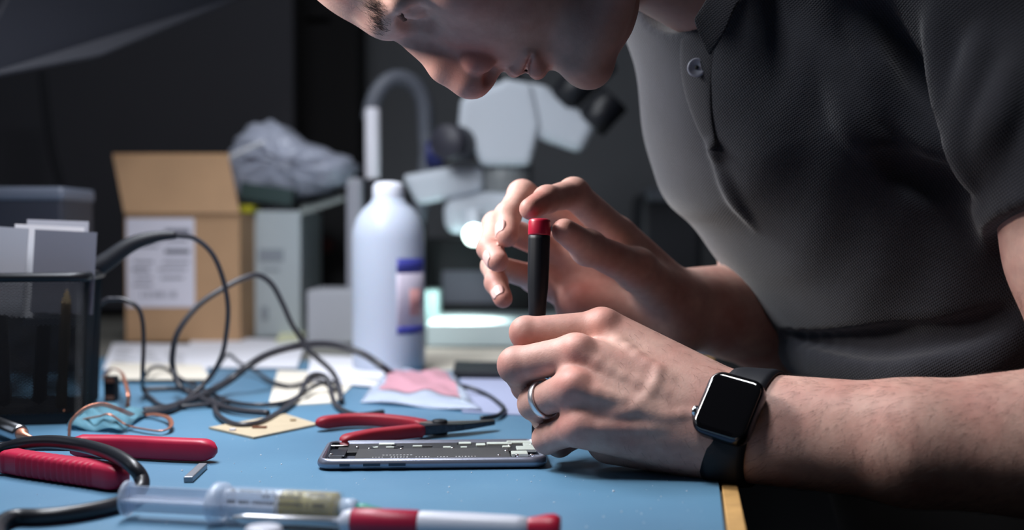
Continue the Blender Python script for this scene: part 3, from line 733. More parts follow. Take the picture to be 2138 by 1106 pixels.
fl_loops = [[sp_(px)+su*x*i+sw*y*i for x, y in fl_o] for px, i in ((452, .90), (456, 1), (470, 1), (474, .92), (480, .82))]
MB().stack(fl_loops).build('finger_flange', M_ppw, syr)
brl = MB().lathe([(.0080, 0), (.0086, .0006), (.0086, sh(712)-sh(476)-.001), (.0080, sh(712)-sh(476)), (.003, sh(714)-sh(476)), (.0076, sh(708)-sh(476)-.0006), (.0078, sh(706)-sh(476)-.002), (.0078, .001)], sp_(476), sx, 48, False, False).build('barrel', M_pp, syr)
MB().lathe([(.0077, 0), (.0077, sh(706)-sh(600)), (.004, sh(710)-sh(600))], sp_(598), sx, 40).build('flux', M_flux, syr)
# rows of small print on the barrel
M_ink = mat('dark_print', lin(70, 72, 78), .6)
pr = MB()
for row, ang in enumerate((62, 42, 20)):
    h = sh(495)
    while h < sh(690):
        w = R.choice([.0007, .0009, .0012])
        if R.random() > .16 and not (row == 1 and not sh(560) < h < sh(640)):
            a = math.radians(ang); hh = .00085
            c = [a0+sx*(h+dw)+.00868*(su*math.cos(a+da)+sw*math.sin(a+da)) for dw, da in ((0, -hh/.0087), (w, -hh/.0087), (w, hh/.0087), (0, hh/.0087))]
            pr.add(c, [(0, 1, 2, 3)])
        h += w+.0005
po = pr.build('barrel_text', M_ink, brl, False)
MB().lathe([(.0030, 0), (.0052, .0004), (.0052, .006), (.0046, .0075), (.003, .008)], sp_(714), sx, 28).build('luer_lock', M_ppw, syr)
MB().lathe([(.0030, 0), (.0032, .004), (.0022, .008), (.0015, .013), (.0009, .014)], sp_(744), sx, 20).build('needle_hub', mat('green_plastic', lin(40, 140, 124), .4), syr)
MB().lathe([(.00045, 0), (.00045, .0155)], sp_(744)+sx*.013, sx, 10).build('needle', M_steel, syr)
# ---------------------------------------------------------------- big screwdriver at the bottom edge
M_white = mat('white_plastic', lin(206, 208, 220), .35)
b0, b1 = on(488, 1081, .0068), on(1170, 1104, .0068); bx = b1-b0; BL = np.linalg.norm(bx); bx /= BL
bh = lambda px: float(np.interp(px, [488, 1170], [0, BL]))
big = empty('screwdriver', [*b0[:2], 0], 'screwdriver with red and white handle lying at the front edge of the mat', 'screwdriver')
MB().lathe([(.0012, 0), (.0021, .006), (.0021, bh(728))], b0, bx, 20).build('shaft', mat('satin_shaft', lin(206, 208, 214), .38, metal=.7), big)
MB().lathe([(.0030, bh(716)), (.0050, bh(722)), (.0060, bh(738)), (.0060, bh(742))], b0, bx, 28).build('collar', M_white, big)
MB().lathe([(.0055, bh(740)), (.0064, bh(744)), (.0066, bh(800)), (.0065, bh(878)), (.0058, bh(882))], b0, bx, 32).build('front_grip', M_redvinyl, big)
MB().lathe([(.0058, bh(880)), (.0062, bh(888)), (.0060, bh(980)), (.0055, bh(1080)), (.0046, bh(1108))], b0, bx, 32).build('handle', M_white, big)
MB().lathe([(.0042, bh(1096)), (.0050, bh(1112)), (.0064, bh(1140)), (.0068, bh(1158)), (.0055, bh(1172)), (.002, bh(1178))], b0, bx, 32).build('end_cap', M_redp, big)
cp_ = np.array([-.1065, .510, 0]); capo = MB().lathe([(.0075, 0), (.0080, .0006), (.0078, .0142), (.0070, .0152), (.005, .0153)], cp_, (0, 0, 1), 32).build('bottle_cap', M_white)
tag(origin_to(capo, cp_), 'small white plastic cap at the bottom edge in front of the syringe', 'cap')
# ---------------------------------------------------------------- small metal bit
q0, q1 = on(393, 1001, .0018), on(424, 972, .0018); bit = bar([q0, q1], .0048, .0034, 'metal_bit', mat('bit_metal', lin(120, 124, 130), .4, metal=.9))if False else None
bd = (q1-q0)/np.linalg.norm(q1-q0); bs = np.cross(bd, [0, 0, 1.])
bo = MB().box((q0+q1)/2, (np.linalg.norm(q1-q0), .0052, .0034), np.stack([bd, -bs, [0, 0, 1.]], 1)).build('metal_spacer', mat('bit_metal', lin(138, 142, 150), .42, metal=.8), None, False)
bevel(bo, .0005); tag(origin_to(bo, (q0+q1)/2), 'small grey metal block lying between the red pliers and the phone', 'metal block')
# ---------------------------------------------------------------- thick black cord in front
def path(pts): return [at(p[0], p[1], p[2]) if p[2] > .2 else on(*p) for p in pts]
def cord(name, pts, r, m, label, cat, group=None, n=10, ends=None):
    P = cr(path(pts), 10); rs = [r]*len(P)
    o = MB().tube(P, rs, n).build(name, m); tag(origin_to(o, P[len(P)//2]), label, cat, group); return o
M_cord = mat('black_cord', lin(30, 32, 38), .34, spec=.5)
cord('cable', [(-60, 962, .0045), (0, 941, .010), (50, 926, .016), (112, 922, .019), (177, 931, .019), (236, 949, .019), (277, 974, .016), (296, 1000, .010), (291, 1024, .0055), (262, 1046, .0042), (220, 1059, .0042), (150, 1072, .0042), (88, 1078, .0042), (35, 1079, .0042), (4, 1090, .0042), (-8, 1115, .0042), (20, 1150, .0042)], .0040, M_cord,
     'thick black cable looping over the red pliers at the lower left', 'cable')
# ================================================================ MIDDLE DISTANCE
# ---- mesh pencil cup
M_mesh = mat('black_wire', lin(24, 26, 31), .4, metal=.4)
ca = math.radians(11.5); cx_ = np.array([math.cos(ca), math.sin(ca), 0]); cy_ = np.array([-math.sin(ca), math.cos(ca), 0])
fr_ = on(180, 886); CC = fr_-cx_*.050+cy_*.050; CC[2] = 0; MC = np.stack([cx_, cy_, [0, 0, 1.]], 1)
CW, CH = .100, .1095
def cu(x, y, z): return CC+MC @ np.array([x, y, z])
cup = empty('mesh_pencil_cup', CC, 'square black wire mesh cup holding cards at the left edge', 'cup')
def cup_loop(z, ins=0.): 
    s = .93+.07*z/CH
    return [cu(x, y, z) for x, y in rrect((CW-2*ins)*s, (CW-2*ins)*s, .012, 4)]
# diamond lattice wall: unroll the rounded square
lo_ = rrect(CW, CW, .012, 4); lo_ = [np.array(p) for p in lo_]+[np.array(lo_[0])]
cum = [0]
for i in range(len(lo_)-1): cum.append(cum[-1]+np.linalg.norm(lo_[i+1]-lo_[i]))
per = cum[-1]
def wall(s, z):
    s %= per; x = np.interp(s, cum, [p[0] for p in lo_]); y = np.interp(s, cum, [p[1] for p in lo_]); t = .93+.07*z/CH
    return cu(x*t, y*t, z)
nu = 112; nv = 42; z0_, z1_ = .008, CH-.004; vs, fs = [], []; ids = {}
def vid(i, j):
    i %= nu*2
    if (i, j) not in ids:
        ids[(i, j)] = len(vs); vs.append(wall(i*per/(nu*2), z0_+(z1_-z0_)*j/(nv*2)))
    return ids[(i, j)]
for j in range(0, nv*2-1):
    for i in range(0, nu*2):
        if (i+j) % 2 == 0 and j+2 <= nv*2: fs.append((vid(i, j), vid(i+1, j+1), vid(i, j+2), vid(i-1, j+1)))
me_ = mk('mesh_wall', vs, fs, M_mesh, cup, False); wf = me_.modifiers.new('wire', 'WIREFRAME'); wf.thickness = .0014; wf.use_even_offset = False
MB().tube(cup_loop(CH-.001)+cup_loop(CH-.001)[:1], .0036, 8, False).build('rim', M_mesh, cup)
MB().stack([cup_loop(.0005), cup_loop(.009)]).build('base', M_mesh, cup, False)
# cards inside
M_card = [mat('white_card', lin(214, 214, 220), .6), mat('grey_card', lin(104, 106, 118), .55), mat('pale_card', lin(160, 162, 172), .6)]
def card(xl, xr, y, zt, ht, m, lean, label, rz=0):
    o = MB().box((0, 0, -ht/2), (xr-xl, .0012, ht), rot('Y', lean)).build('card', m, None, False)
    p = cu((xl+xr)/2, y, zt); o.location = V(p); o.rotation_euler = (math.radians(-4), 0, ca+math.radians(rz)); tag(o, label, 'card', 'cards standing in the mesh cup'); return o
card(.010, .054, -.026, CH+.033, .062, M_card[1], 3, 'grey card at the front right of the cards in the mesh cup', 2)
card(-.006, .044, -.018, CH+.037, .07, M_card[0], 3, 'white card directly behind the grey card in the mesh cup', -2)
card(.002, .046, -.010, CH+.041, .08, M_card[2], 2, 'tallest pale card behind the white one in the mesh cup', 5)
card(-.030, .006, -.030, CH+.036, .065, M_card[2], 4, 'pale narrow card left of the grey card in the mesh cup', -3)
card(-.042, -.012, -.022, CH+.034, .065, M_card[0], 5, 'white card at the left of the cards in the mesh cup', 0)
# things seen dimly through the mesh
M_dim = mat('tan_wood', lin(150, 130, 100), .6)
pen = MB().lathe([(.004, 0), (.004, .078), (.001, .088)], cu(.030, -.034, .011), MC @ np.array([.06, -.02, 1]), 8).build('pencil', M_dim, None, False); tag(origin_to(pen, cu(.030, -.034, .011)), 'tan pencil seen through the mesh of the cup', 'pencil')
for k, (x, y, dx, dy, hh) in enumerate(((-.030, -.030, .05, .02, .088), (-.012, -.024, -.04, .05, .092), (.010, -.010, .08, .0, .084))):
    pn = MB().lathe([(.003, 0), (.0052, .003), (.0052, hh-.004), (.004, hh)], cu(x, y, .011), MC @ np.array([dx, dy, 1]), 16).build('pen', [M_blk, M_steeld, M_blk][k], None)
    tag(origin_to(pn, cu(x, y, .011)), ['black pen at the left inside the mesh cup, seen through the mesh', 'grey metal pen in the middle inside the mesh cup, seen through the mesh', 'black pen at the back inside the mesh cup, seen through the mesh'][k], 'pen', 'pens in the mesh cup')
# ---- soldering handle with its cable out of the cup
iron = empty('soldering_iron', cu(.03, .02, .02), 'black soldering iron handle leaning out of the mesh cup toward the box', 'soldering iron')
ih = cr([at(150, 585, .945), at(215, 550, .95), at(270, 512, .955), at(320, 495, .96), at(368, 490, .965)], 8)
MB().tube(ih, np.interp(np.arange(len(ih)), [0, 8, 20, 32], [.0075, .0075, .0056, .0030]), 14).build('handle', M_blk, iron)
P = cr(path([(362, 490, .9645), (405, 497, .975), (442, 528, .98), (465, 580, .985), (476, 640, .99), (472, 700, 1.0), (462, 745, 1.0), (436, 790, 1.0), (396, 828, .006), (358, 853, .004), (307, 862, .004), (250, 868, .004)]), 10)
M_cab = mat('grey_cable', lin(52, 52, 58), .38, spec=.5)
MB().tube(P, .0021, 10).build('cable', M_cab, iron)
# ---- tangle of grey cables
tang = [
 ('grey cable making the tallest loop in front of the boxes', [(560, 862, .004), (492, 856, .004), (446, 843, .004), (400, 822, .006), (375, 806, .012), (363, 775, 1.02), (360, 744, 1.02), (372, 692, 1.02), (415, 637, 1.03), (470, 600, 1.04), (513, 579, 1.05), (541, 575, 1.06), (568, 594, 1.07), (590, 634, 1.08), (608, 674, 1.09), (627, 704, 1.10), (648, 734, 1.10), (690, 772, 1.10), (706, 800, .004), (712, 836, .004)], .0025),
 ('thick grey cable arching from the wire tangle to the foot of the bottle', [(300, 858, .004), (350, 852, .004), (415, 828, .006), (476, 796, .012), (523, 760, 1.05), (569, 736, 1.08), (630, 721, 1.10), (691, 719, 1.12), (753, 736, 1.12), (799, 766, 1.10), (830, 790, .005), (870, 800, .005)], .0034),
 ('thin black cable bending down beside the mesh cup', [(150, 690, .99), (214, 631, .99), (237, 624, .99), (261, 626, .99), (286, 640, .99), (297, 667, .99), (300, 714, .99), (298, 775, .99), (299, 812, .006), (317, 832, .003), (345, 848, .003), (420, 846, .003), (480, 838, .003)], .0019),
 ('grey cable curving over the edge of the tan circuit board', [(300, 812, .003), (380, 812, .003), (440, 832, .003), (452, 862, .003), (477, 881, .003), (507, 887, .003), (544, 881, .003), (584, 859, .003), (621, 831, .004), (632, 812, .010), (643, 789, .016), (661, 781, .018), (684, 790, .014), (692, 821, .004), (704, 848, .003), (745, 866, .003), (800, 860, .003)], .0022),
 ('slack black cable winding through the middle of the tangle', [(301, 790, .003), (312, 772, .012), (328, 766, .012), (350, 771, .008), (380, 792, .004), (430, 815, .004), (480, 838, .003), (540, 845, .003), (600, 838, .003), (640, 815, .004), (672, 800, .010), (700, 800, .008), (712, 830, .003)], .0018),
 ('small grey cable curl below the loop in front of the white box', [(440, 790, .004), (462, 755, .02), (477, 740, .02), (501, 758, .012), (538, 778, .006), (569, 797, .004), (605, 806, .004), (632, 800, .004), (660, 790, .004), (700, 812, .004)], .0018)]
for lb, pts, r in tang: cord('cable', pts, r, M_cab, lb, 'cable', 'tangled cables')
# ---- copper braid and teal bag
M_cu = mat('copper_braid', lin(206, 140, 116), .35, metal=.75, bump=(1500, .4, .0005))
bag_m = mat('teal_film', lin(120, 168, 186), .2, spec=.5, trans=.45, ior=1.1, bump=(90, .6, .002))
br = empty('copper_braid', on(210, 885), 'coil of flat copper braid on the teal bag behind the red pliers', 'copper braid')
for pts in ([(100, 867, .004), (138, 866, .006)], ):
    MB().tube(cr(path(pts), 6), .0040, 10).build('sleeve', M_cu, br)
def ribbon(pts, w, name):
    return MB().tube(cr(path(pts), 10), w, 8, True, .35).build(name, M_cu, br)
ribbon([(144, 912, .002), (149, 880, .012), (177, 853, .020), (212, 844, .022), (245, 853, .018), (276, 866, .010)], .0023, 'strand')
ribbon([(163, 877, .006), (206, 869, .010), (230, 865, .012), (265, 887, .004), (310, 897, .003), (339, 899, .003), (357, 889, .004), (351, 872, .005), (324, 865, .004), (306, 866, .003)], .0019, 'strand')
ribbon([(272, 862, .003), (267, 848, .006), (268, 824, .016), (261, 796, .022), (252, 776, .022), (232, 770, .016), (215, 790, .006)], .0018, 'strand')
def pouch(name, corners, puff, m, label, cat, n=22, seed=1, wr=.0022, flat=0):
    rr3 = random.Random(seed); c = [np.array(q) for q in corners]; ph_ = [rr3.uniform(0, 6) for _ in range(12)]
    vs, fs = [], []
    for side in (0, 1):
        for i in range(n+1):
            for j in range(n+1):
                u, v = i/n, j/n; p = (c[0]*(1-u)+c[1]*u)*(1-v)+(c[3]*(1-u)+c[2]*u)*v
                e = (max(0, u*(1-u)*4)*max(0, v*(1-v)*4))**.45
                w = wr*(math.sin(u*11+ph_[0]+3*math.sin(v*5+ph_[1]))+math.sin(v*14+ph_[2]+2.5*math.sin(u*6+ph_[3]))+.6*math.sin((u+v)*23+ph_[4]))
                z = puff*e+w*(.25+.75*e) if side else 0
                edge = wr*.8*(1+math.sin(u*9+v*8+ph_[5]))*(1-e)
                vs.append(p+np.array([0, 0, max(z, 0)+edge+(.0006 if side else .0002)]))
    k = (n+1)*(n+1)
    for s_ in (0, 1):
        for i in range(n):
            for j in range(n):
                a = s_*k+i*(n+1)+j; fs.append((a, a+1, a+n+2, a+n+1))
    for i in range(n):
        for a, b in ((i, i+1), (n*(n+1)+i, n*(n+1)+i+1), (i*(n+1), (i+1)*(n+1)), (i*(n+1)+n, (i+1)*(n+1)+n)): fs.append((a, b, b+k, a+k))
    o = mk(name, vs, fs, m); origin_to(o, sum(c)/4); tag(o, label, cat); return o
pouch('plastic_bag', [on(140, 898), on(250, 905), on(312, 868), on(170, 860)], .009, bag_m, 'crumpled teal plastic bag under the copper braid', 'plastic bag', seed=3)
# silver tool at the left edge
tool = empty('metal_tool', on(20, 905), 'silver metal tool tip poking in from the left edge beside the mesh cup', 'tool')
ta, tb = on(-60, 868, .010), on(42, 905, .007); td = (tb-ta)/np.linalg.norm(tb-ta); tl = np.linalg.norm(tb-ta)
MB().lathe([(.0058, 0), (.0058, tl), (.0048, tl+.001)], ta, td, 28).build('barrel', M_steel, tool)
MB().lathe([(.0040, tl), (.0040, tl+.004), (.002, tl+.006), (.0012, tl+.018)], ta, td, 20).build('tip', M_cu, tool)
# ---- tan circuit board
M_tan = mat('tan_board', lin(182, 166, 140), .55, noise=(120, .08))
tb_ = empty('circuit_board', on(545, 893), 'bare tan circuit board lying between the cables and the red pliers', 'circuit board')
q = [on(436, 896), on(530, 917), on(664, 889), on(596, 868)]
quadslab([p+np.array([0, 0, .0003]) for p in q], .0014).build('board', M_tan, tb_, False)
for (x, y, w, h, m) in ((542, 893, .010, .004, mat('brown_chip', lin(110, 66, 44), .5)), (486, 898, .004, .004, M_white), (612, 878, .004, .003, M_dim)):
    p = on(x, y, .0018); MB().box(p+np.array([0, 0, .0006]), (w, h, .0012)).build('component', m, tb_, False)
# ---- pink labelled baggie
M_clear = mat('clear_film', lin(206, 216, 236), .12, spec=.6, trans=.45, ior=1.15)
bagc = [on(752, 842), on(1006, 862), on(946, 786), on(806, 782)]
bg = pouch('zip_bag', bagc, .011, M_clear, 'clear zip bag with a pink label lying behind the red long nose pliers', 'plastic bag', seed=5, wr=.0016)
# label sheet lifted just over the bag's upper skin
def bagp(u, v, dz=0):
    p = (bagc[0]*(1-u)+bagc[1]*u)*(1-v)+(bagc[3]*(1-u)+bagc[2]*u)*v; return p+np.array([0, 0, dz])
bv = bg.data.vertices; n_ = 22; k_ = 23*23; vs, fs = [], []
I0, I1, J0, J1 = 3, 19, 3, 18; loc = np.array(bg.location)
for i in range(I0, I1+1):
    for j in range(J0, J1+1): vs.append(np.array(bv[k_+i*23+j].co)+loc+np.array([0, 0, .0007]))
nj = J1-J0+1
for i in range(I1-I0):
    for j in range(nj-1): fs.append((i*nj+j, i*nj+j+1, (i+1)*nj+j+1, (i+1)*nj+j))
lb_ = mk('pink_label', vs, fs, mat('pink_paper', lin(190, 138, 152), .5), bg); lb_['label'] = 'pink paper label'
# ---- papers, card and small dark phone behind
M_pap = [mat('white_paper', lin(222, 222, 230), .7), mat('cream_paper', lin(220, 212, 198), .7), mat('lavender_paper', lin(156, 162, 190), .6), mat('yellow_paper', lin(222, 224, 186), .7)]
def sheet(name, pts, m, label, cat, z=.0, lines=0, th=.0012):
    q = [on(a, b, 0)+np.array([0, 0, z]) for a, b in pts]; root = quadslab(q, th).build(name, m, None, False); origin_to(root, sum(q)/4); tag(root, label, cat, 'papers on the bench')
    if lines:
        pr = MB(); u = q[1]-q[0]; w = q[3]-q[0]
        for k in range(lines):
            v = .12+.76*k/lines
            for s_ in range(3):
                a = .08+.3*s_; b = a+R.uniform(.12, .26)
                pr.add([q[0]+u*a+w*v+np.array([0, 0, th+.0002]), q[0]+u*b+w*v+np.array([0, 0, th+.0002]), q[0]+u*b+w*(v+.03)+np.array([0, 0, th+.0002]), q[0]+u*a+w*(v+.03)+np.array([0, 0, th+.0002])], [(0, 1, 2, 3)])
        pr.build('sheet_text', M_txt, root, False)
    return root
sheet('paper_sheet', [(215, 772), (420, 790), (470, 722), (235, 718)], M_pap[0], 'printed white sheet lying in front of the cardboard box', 'paper', 0, 6)
sheet('paper_sheet', [(385, 770), (620, 772), (640, 715), (400, 705)], M_pap[0], 'white sheet lying in front of the white box', 'paper', .0016)
sheet('paper_sheet', [(215, 800), (440, 800), (420, 770), (230, 765)], M_pap[1], 'cream sheet lying beneath the left part of the cable tangle', 'paper', .0032)
sheet('paper_sheet', [(560, 850), (700, 842), (760, 780), (580, 775)], M_pap[1], 'cream sheet lying beneath the right part of the cable tangle', 'paper', .0)
sheet('paper_sheet', [(640, 800), (830, 815), (850, 755), (650, 745)], M_pap[0], 'white sheet lying at the foot of the bottle', 'paper', .0016)
sheet('paper_sheet', [(575, 722), (628, 716), (640, 695), (590, 692)], M_pap[3], 'scrap of pale yellow paper beside the white box', 'paper', .004)
sheet('paper_sheet', [(965, 862), (1130, 870), (1110, 786), (960, 782)], M_pap[2], 'lavender sheet lying right of the zip bag', 'paper', .0)
sheet('paper_sheet', [(880, 772), (1110, 776), (1090, 730), (890, 728)], M_pap[1], 'cream sheet lying before the microscope base', 'paper', .0)
dk = bevel(quadslab([p+np.array([0, 0, .0018]) for p in (on(945, 792), on(1060, 794), on(1050, 770), on(950, 768))], .006).build('dark_case', M_blk, None, False), .001)
tag(dk, 'flat black case lying on the cream sheet behind the zip bag', 'case')

cord('cable', [(940, 800, .0105), (985, 811, .006), (1017, 824, .003), (1040, 840, .003), (1052, 854, .003), (1038, 868, .003), (1005, 873, .003)], .0019, M_cord, 'short black cable curling past the right end of the zip bag', 'cable')
pg = empty('cable_plug', on(232, 838), 'small black plug with copper contacts at the right foot of the mesh cup', 'plug')
p_ = on(230, 838); bevel(MB().box(p_+np.array([0, .004, .0105]), (.010, .010, .021)).build('housing', M_blk, pg, False), .0012)
for zz in (.0035, .0175): MB().box(p_+np.array([.0002, -.0014, zz]), (.0066, .0018, .003)).build('contact', M_cu, pg, False)

# ---- crumbs and dust on the mat
b = MB(); rd = random.Random(21)
for k in range(170):
    x, y = rd.uniform(20, 1480), 880+226*rd.random()**.8; p = on(x, y, .0003); s_ = rd.uniform(.00018, .0005)*(1 if rd.random() < .93 else 1.8)
    b.add([p+np.array([dx*s_*rd.uniform(.6, 1.6), dy*s_*rd.uniform(.6, 1.6), dz*s_]) for dx, dy, dz in ((1, 0, 0), (-1, 0, 0), (0, 1, 0), (0, -1, 0), (0, 0, 1), (0, 0, -.6))], [(0, 2, 4), (2, 1, 4), (1, 3, 4), (3, 0, 4), (2, 0, 5), (1, 2, 5), (3, 1, 5), (0, 3, 5)])
du = b.build('dust', mat('pale_dust', lin(196, 204, 214), .8), None, False); tag(du, 'pale crumbs and dust scattered over the blue mat', 'dust', kind='stuff')
# ================================================================ BACKGROUND
M_cb = mat('cardboard', lin(178, 142, 108), .75, noise=(14, .06)); M_cb2 = mat('cardboard_edge', lin(200, 160, 118), .8)
# ---- cardboard box with raised flap
bL, bR = at(262, 712, 1.53), at(502, 712, 1.53); bw = np.linalg.norm(bR-bL); ux = (bR-bL)/bw; zt = at(262, 447, 1.53)[2]
box = empty('cardboard_box', [(bL[0]+bR[0])/2, 1.58, 0], 'open brown cardboard box with a white shipping label and a raised flap', 'box')
bevel(MB().box(((bL[0]+bR[0])/2, 1.53+.05, zt/2+.0008), (bw, .10, zt-.0016)).build('carton', M_cb, box, False), .0012)
f0, f1, f2, f3 = at(260, 447, 1.528), at(502, 447, 1.528), at(478, 326, 1.56), at(236, 326, 1.56)
bevel(quadslab([f0, f1, f2, f3], .003).build('flap', M_cb, box, False), .0008)
MB().box((f3+f2)/2+np.array([0, .002, .0015]), (np.linalg.norm(f2-f3), .006, .004)).build('flap_edge', M_cb2, box, False)
def on_face(px0, py0, px1, py1, y): a, b = at(px0, py0, y), at(px1, py1, y); return (a[0]+b[0])/2, (a[2]+b[2])/2, abs(b[0]-a[0]), abs(b[2]-a[2])
lx, lz, lw, lh = on_face(264, 455, 407, 641, 1.5295)
lab = MB().box((lx, 1.5293, lz), (lw, .0008, lh)).build('shipping_label', mat('label_paper', lin(216, 214, 226), .6), box, False)
pr = MB(); M_ptxt = mat('label_ink', lin(112, 112, 124), .7)
def tl(px0, py0, px1, py1): x, z, w, h = on_face(px0, py0, px1, py1, 1.5287); pr.box((x, 1.5287, z), (w, .0003, h))
for (a, b, c, d) in ((344, 478, 396, 490), (276, 500, 340, 504), (348, 500, 392, 504), (276, 512, 330, 516), (344, 520, 396, 530), (280, 545, 320, 549), (340, 545, 395, 549), (276, 560, 312, 566), (330, 560, 390, 564), (282, 578, 318, 582), (336, 578, 384, 582), (278, 593, 318, 597)): tl(a, b, c, d)
for k in range(26):
    if R.random() > .25: tl(292+k*3.0, 608, 292+k*3.0+R.choice([1, 1.8]), 622)
pr.build('label_text', M_ptxt, lab, False)
# ---- white carton with its lid open
M_wc = mat('white_carton', lin(178, 188, 194), .7); M_wc2 = mat('carton_top', lin(150, 158, 156), .7)
wl, wr2 = at(511, 712, 1.62), at(628, 712, 1.62); wz = at(511, 440, 1.62)[2]
wb_ = empty('white_box', [(wl[0]+wr2[0])/2, 1.7, 0], 'pale grey-white carton with open lid standing right of the cardboard box', 'box')
bevel(MB().box(((wl[0]+wr2[0])/2, 1.62+.09, wz/2), (wr2[0]-wl[0], .18, wz)).build('carton', M_wc, wb_, False), .0012)
bevel(quadslab([at(628, 450, 1.62), at(722, 418, 1.66), at(700, 398, 1.80), at(628, 405, 1.80)], .003).build('lid_flap', M_wc2, wb_, False), .0008)
M_cpr = mat('carton_print', lin(140, 148, 158), .7)
for (a, b, c, d) in ((540, 520, 592, 546), (548, 560, 584, 566), (545, 640, 560, 668)):
    x, z, w, h = on_face(a, b, c, d, 1.6195); MB().box((x, 1.6193, z), (w, .0006, h)).build('carton_text', M_cpr, wb_, False)
# ---- antistatic bag of parts lying on the white carton
M_film = mat('silver_film', lin(176, 182, 200), .3, spec=.6, bump=(40, .4, .003))
bz = wz+.001
def bulge(name, c, sz, m, label, cat, seed, amp=.14):
    rr3 = random.Random(seed); b = MB(); b.ball((0, 0, 0), 1, 18); ph_ = [rr3.uniform(0, 6) for _ in range(8)]; vs = []
    for v in b.v:
        k = 1+amp*(math.sin(4*v[0]+ph_[0]+2*v[2])+.7*math.sin(6*v[1]+ph_[1]+3*v[0])+.5*math.sin(9*v[2]+ph_[2]-4*v[0]))
        vs.append(np.array(c)+np.array(v)*k*np.array(sz))
    o = mk(name, vs, b.f, m); origin_to(o, c); tag(o, label, cat); return o
sb = empty('antistatic_bag', at(590, 430, 1.68), 'silvery antistatic bag heaped on top of the white carton', 'plastic bag')
outl = [(490, 420), (470, 350), (482, 322), (500, 285), (540, 258), (585, 258), (640, 295), (700, 318), (745, 340), (738, 372), (700, 395), (640, 412), (560, 425)]
def heap(outl, y, th, name, m, parent, seed=1, cols=9):
    """closed lumpy body whose waist follows an outline and bulges both ways in depth"""
    rr3 = random.Random(seed); ctr = np.mean([at(a, b, y) for a, b in outl], 0); W_ = cr([at(a, b, y) for a, b in outl], 5, True); loops = []
    for k in range(cols+1):
        t = math.pi*k/cols; s_ = max(math.sin(t), .04); dy = -math.cos(t)*th
        loops.append([ctr+(p-ctr)*(s_**.55)*(1+.05*math.sin(i*1.3+k*1.7+seed))+np.array([0, dy+.008*math.sin(i*.9+k*2.1), 0]) for i, p in enumerate(W_)])
    return MB().stack(loops).build(name, m, parent)
heap(outl, 1.70, .06, 'film', M_film, sb, 2)
bar_ = [at(462, 338, 1.60), at(505, 316, 1.60), at(552, 296, 1.61)]
MB().tube(cr(bar_, 4), .0065, 10, True, .4).build('seal_highlight', mat('highlight_white', lin(236, 238, 244), .3), sb)  # seal fold in plain white; the lamp streak is put into its colour
gp = MB().box(at(560, 405, 1.63), (.07, .03, .022), rot('Y', 8)).build('circuit_module', mat('dark_green_board', lin(46, 66, 66), .4), None, False); tag(gp, 'dark green circuit module under the silvery bag on the white carton', 'circuit module')
yl = MB().box(at(515, 436, 1.60)+np.array([0, .02, 0]), (.018, .05, .010)).build('yellow_tab', mat('yellow_plastic', lin(170, 166, 20), .5), None, False); tag(yl, 'small yellow-green tab beside the top of the white carton', 'tab')
# ---- small white box beside the bottle
x, z, w, h = on_face(640, 604, 742, 716, 1.52); swb = bevel(MB().box((x, 1.52+.05, h/2), (w, .10, h)).build('small_box', mat('grey_white', lin(170, 172, 180), .6), None, False), .003); tag(swb, 'small grey-white box standing left of the bottle', 'box')
# ---- bottle
M_hdpe = mat('milky_bottle', lin(184, 193, 210), .4, spec=.4, sss=(.2, .015)); bc = on(812, 772); bc[2] = 0
s_ = 1/2500*bc[1]
bot = empty('plastic_bottle', bc, 'milky white plastic bottle with a white cap standing on the bench', 'bottle')
pz = lambda y: at(812, y, bc[1])[2]
pf = [(.030, .0005), (.0355, .002), (.0372, .006), (.0372, pz(500)), (.0365, pz(480)), (.0325, pz(455)), (.0255, pz(436)), (.0180, pz(422)), (.0165, pz(415))]
MB().lathe(pf, bc, (0, 0, 1), 48).build('bottle_body', M_hdpe, bot)
MB().lathe([(.0150, pz(424)), (.0160, pz(416)), (.0160, pz(392)), (.0150, pz(386)), (.0125, pz(381)), (.006, pz(379))], bc, (0, 0, 1), 40).build('cap', mat('cap_white', lin(222, 226, 238), .4), bot)
def wrap(y0, y1, a0, a1, name, m, parent, r=.0375):
    vs, fs = [], []; n = 14
    for i in range(n+1):
        a = math.radians(a0+(a1-a0)*i/n)
        for z in (pz(y1), pz(y0)):
            for rr4 in (r, r+.0003): vs.append(bc+np.array([rr4*math.sin(a), -rr4*math.cos(a), z]))
    for i in range(n):
        b, c = i*4, i*4+4; fs += [(b, c, c+2, b+2), (b+1, b+3, c+3, c+1), (b+2, c+2, c+3, b+3), (b, b+1, c+1, c)]
    fs += [(0, 2, 3, 1), (n*4, n*4+1, n*4+3, n*4+2)]
    return mk(name, vs, fs, m, parent)
lb2 = wrap(538, 692, 18, 78, 'bottle_label', mat('label_grey', lin(196, 188, 204), .5), bot, .03728)
M_vio = mat('label_violet', lin(62, 66, 150), .5)
wrap(538, 568, 18, 78, 'band', M_vio, lb2, .0374); wrap(676, 692, 18, 78, 'band', M_vio, lb2, .0374); wrap(600, 655, 40, 64, 'label_text', mat('label_pink', lin(206, 150, 150), .5), lb2, .0374)
# ---- black device behind the cup
dv = empty('black_device', at(60, 560, 1.25), 'low black device with a grey top edge behind the mesh cup', 'device')
x0, x1 = at(-150, 400, 1.2)[0], at(130, 400, 1.2)[0]; zt = at(60, 396, 1.2)[2]
bevel(MB().box(((x0+x1)/2, 1.2+.045, zt/2), (x1-x0, .09, zt)).build('housing', mat('device_black', lin(44, 46, 56), .45), dv, False), .004)
bevel(MB().box(((x0+x1)/2, 1.2+.045, zt-.004), (x1-x0+.003, .094, .014)).build('lid', mat('device_grey', lin(92, 98, 112), .4), dv, False), .004)
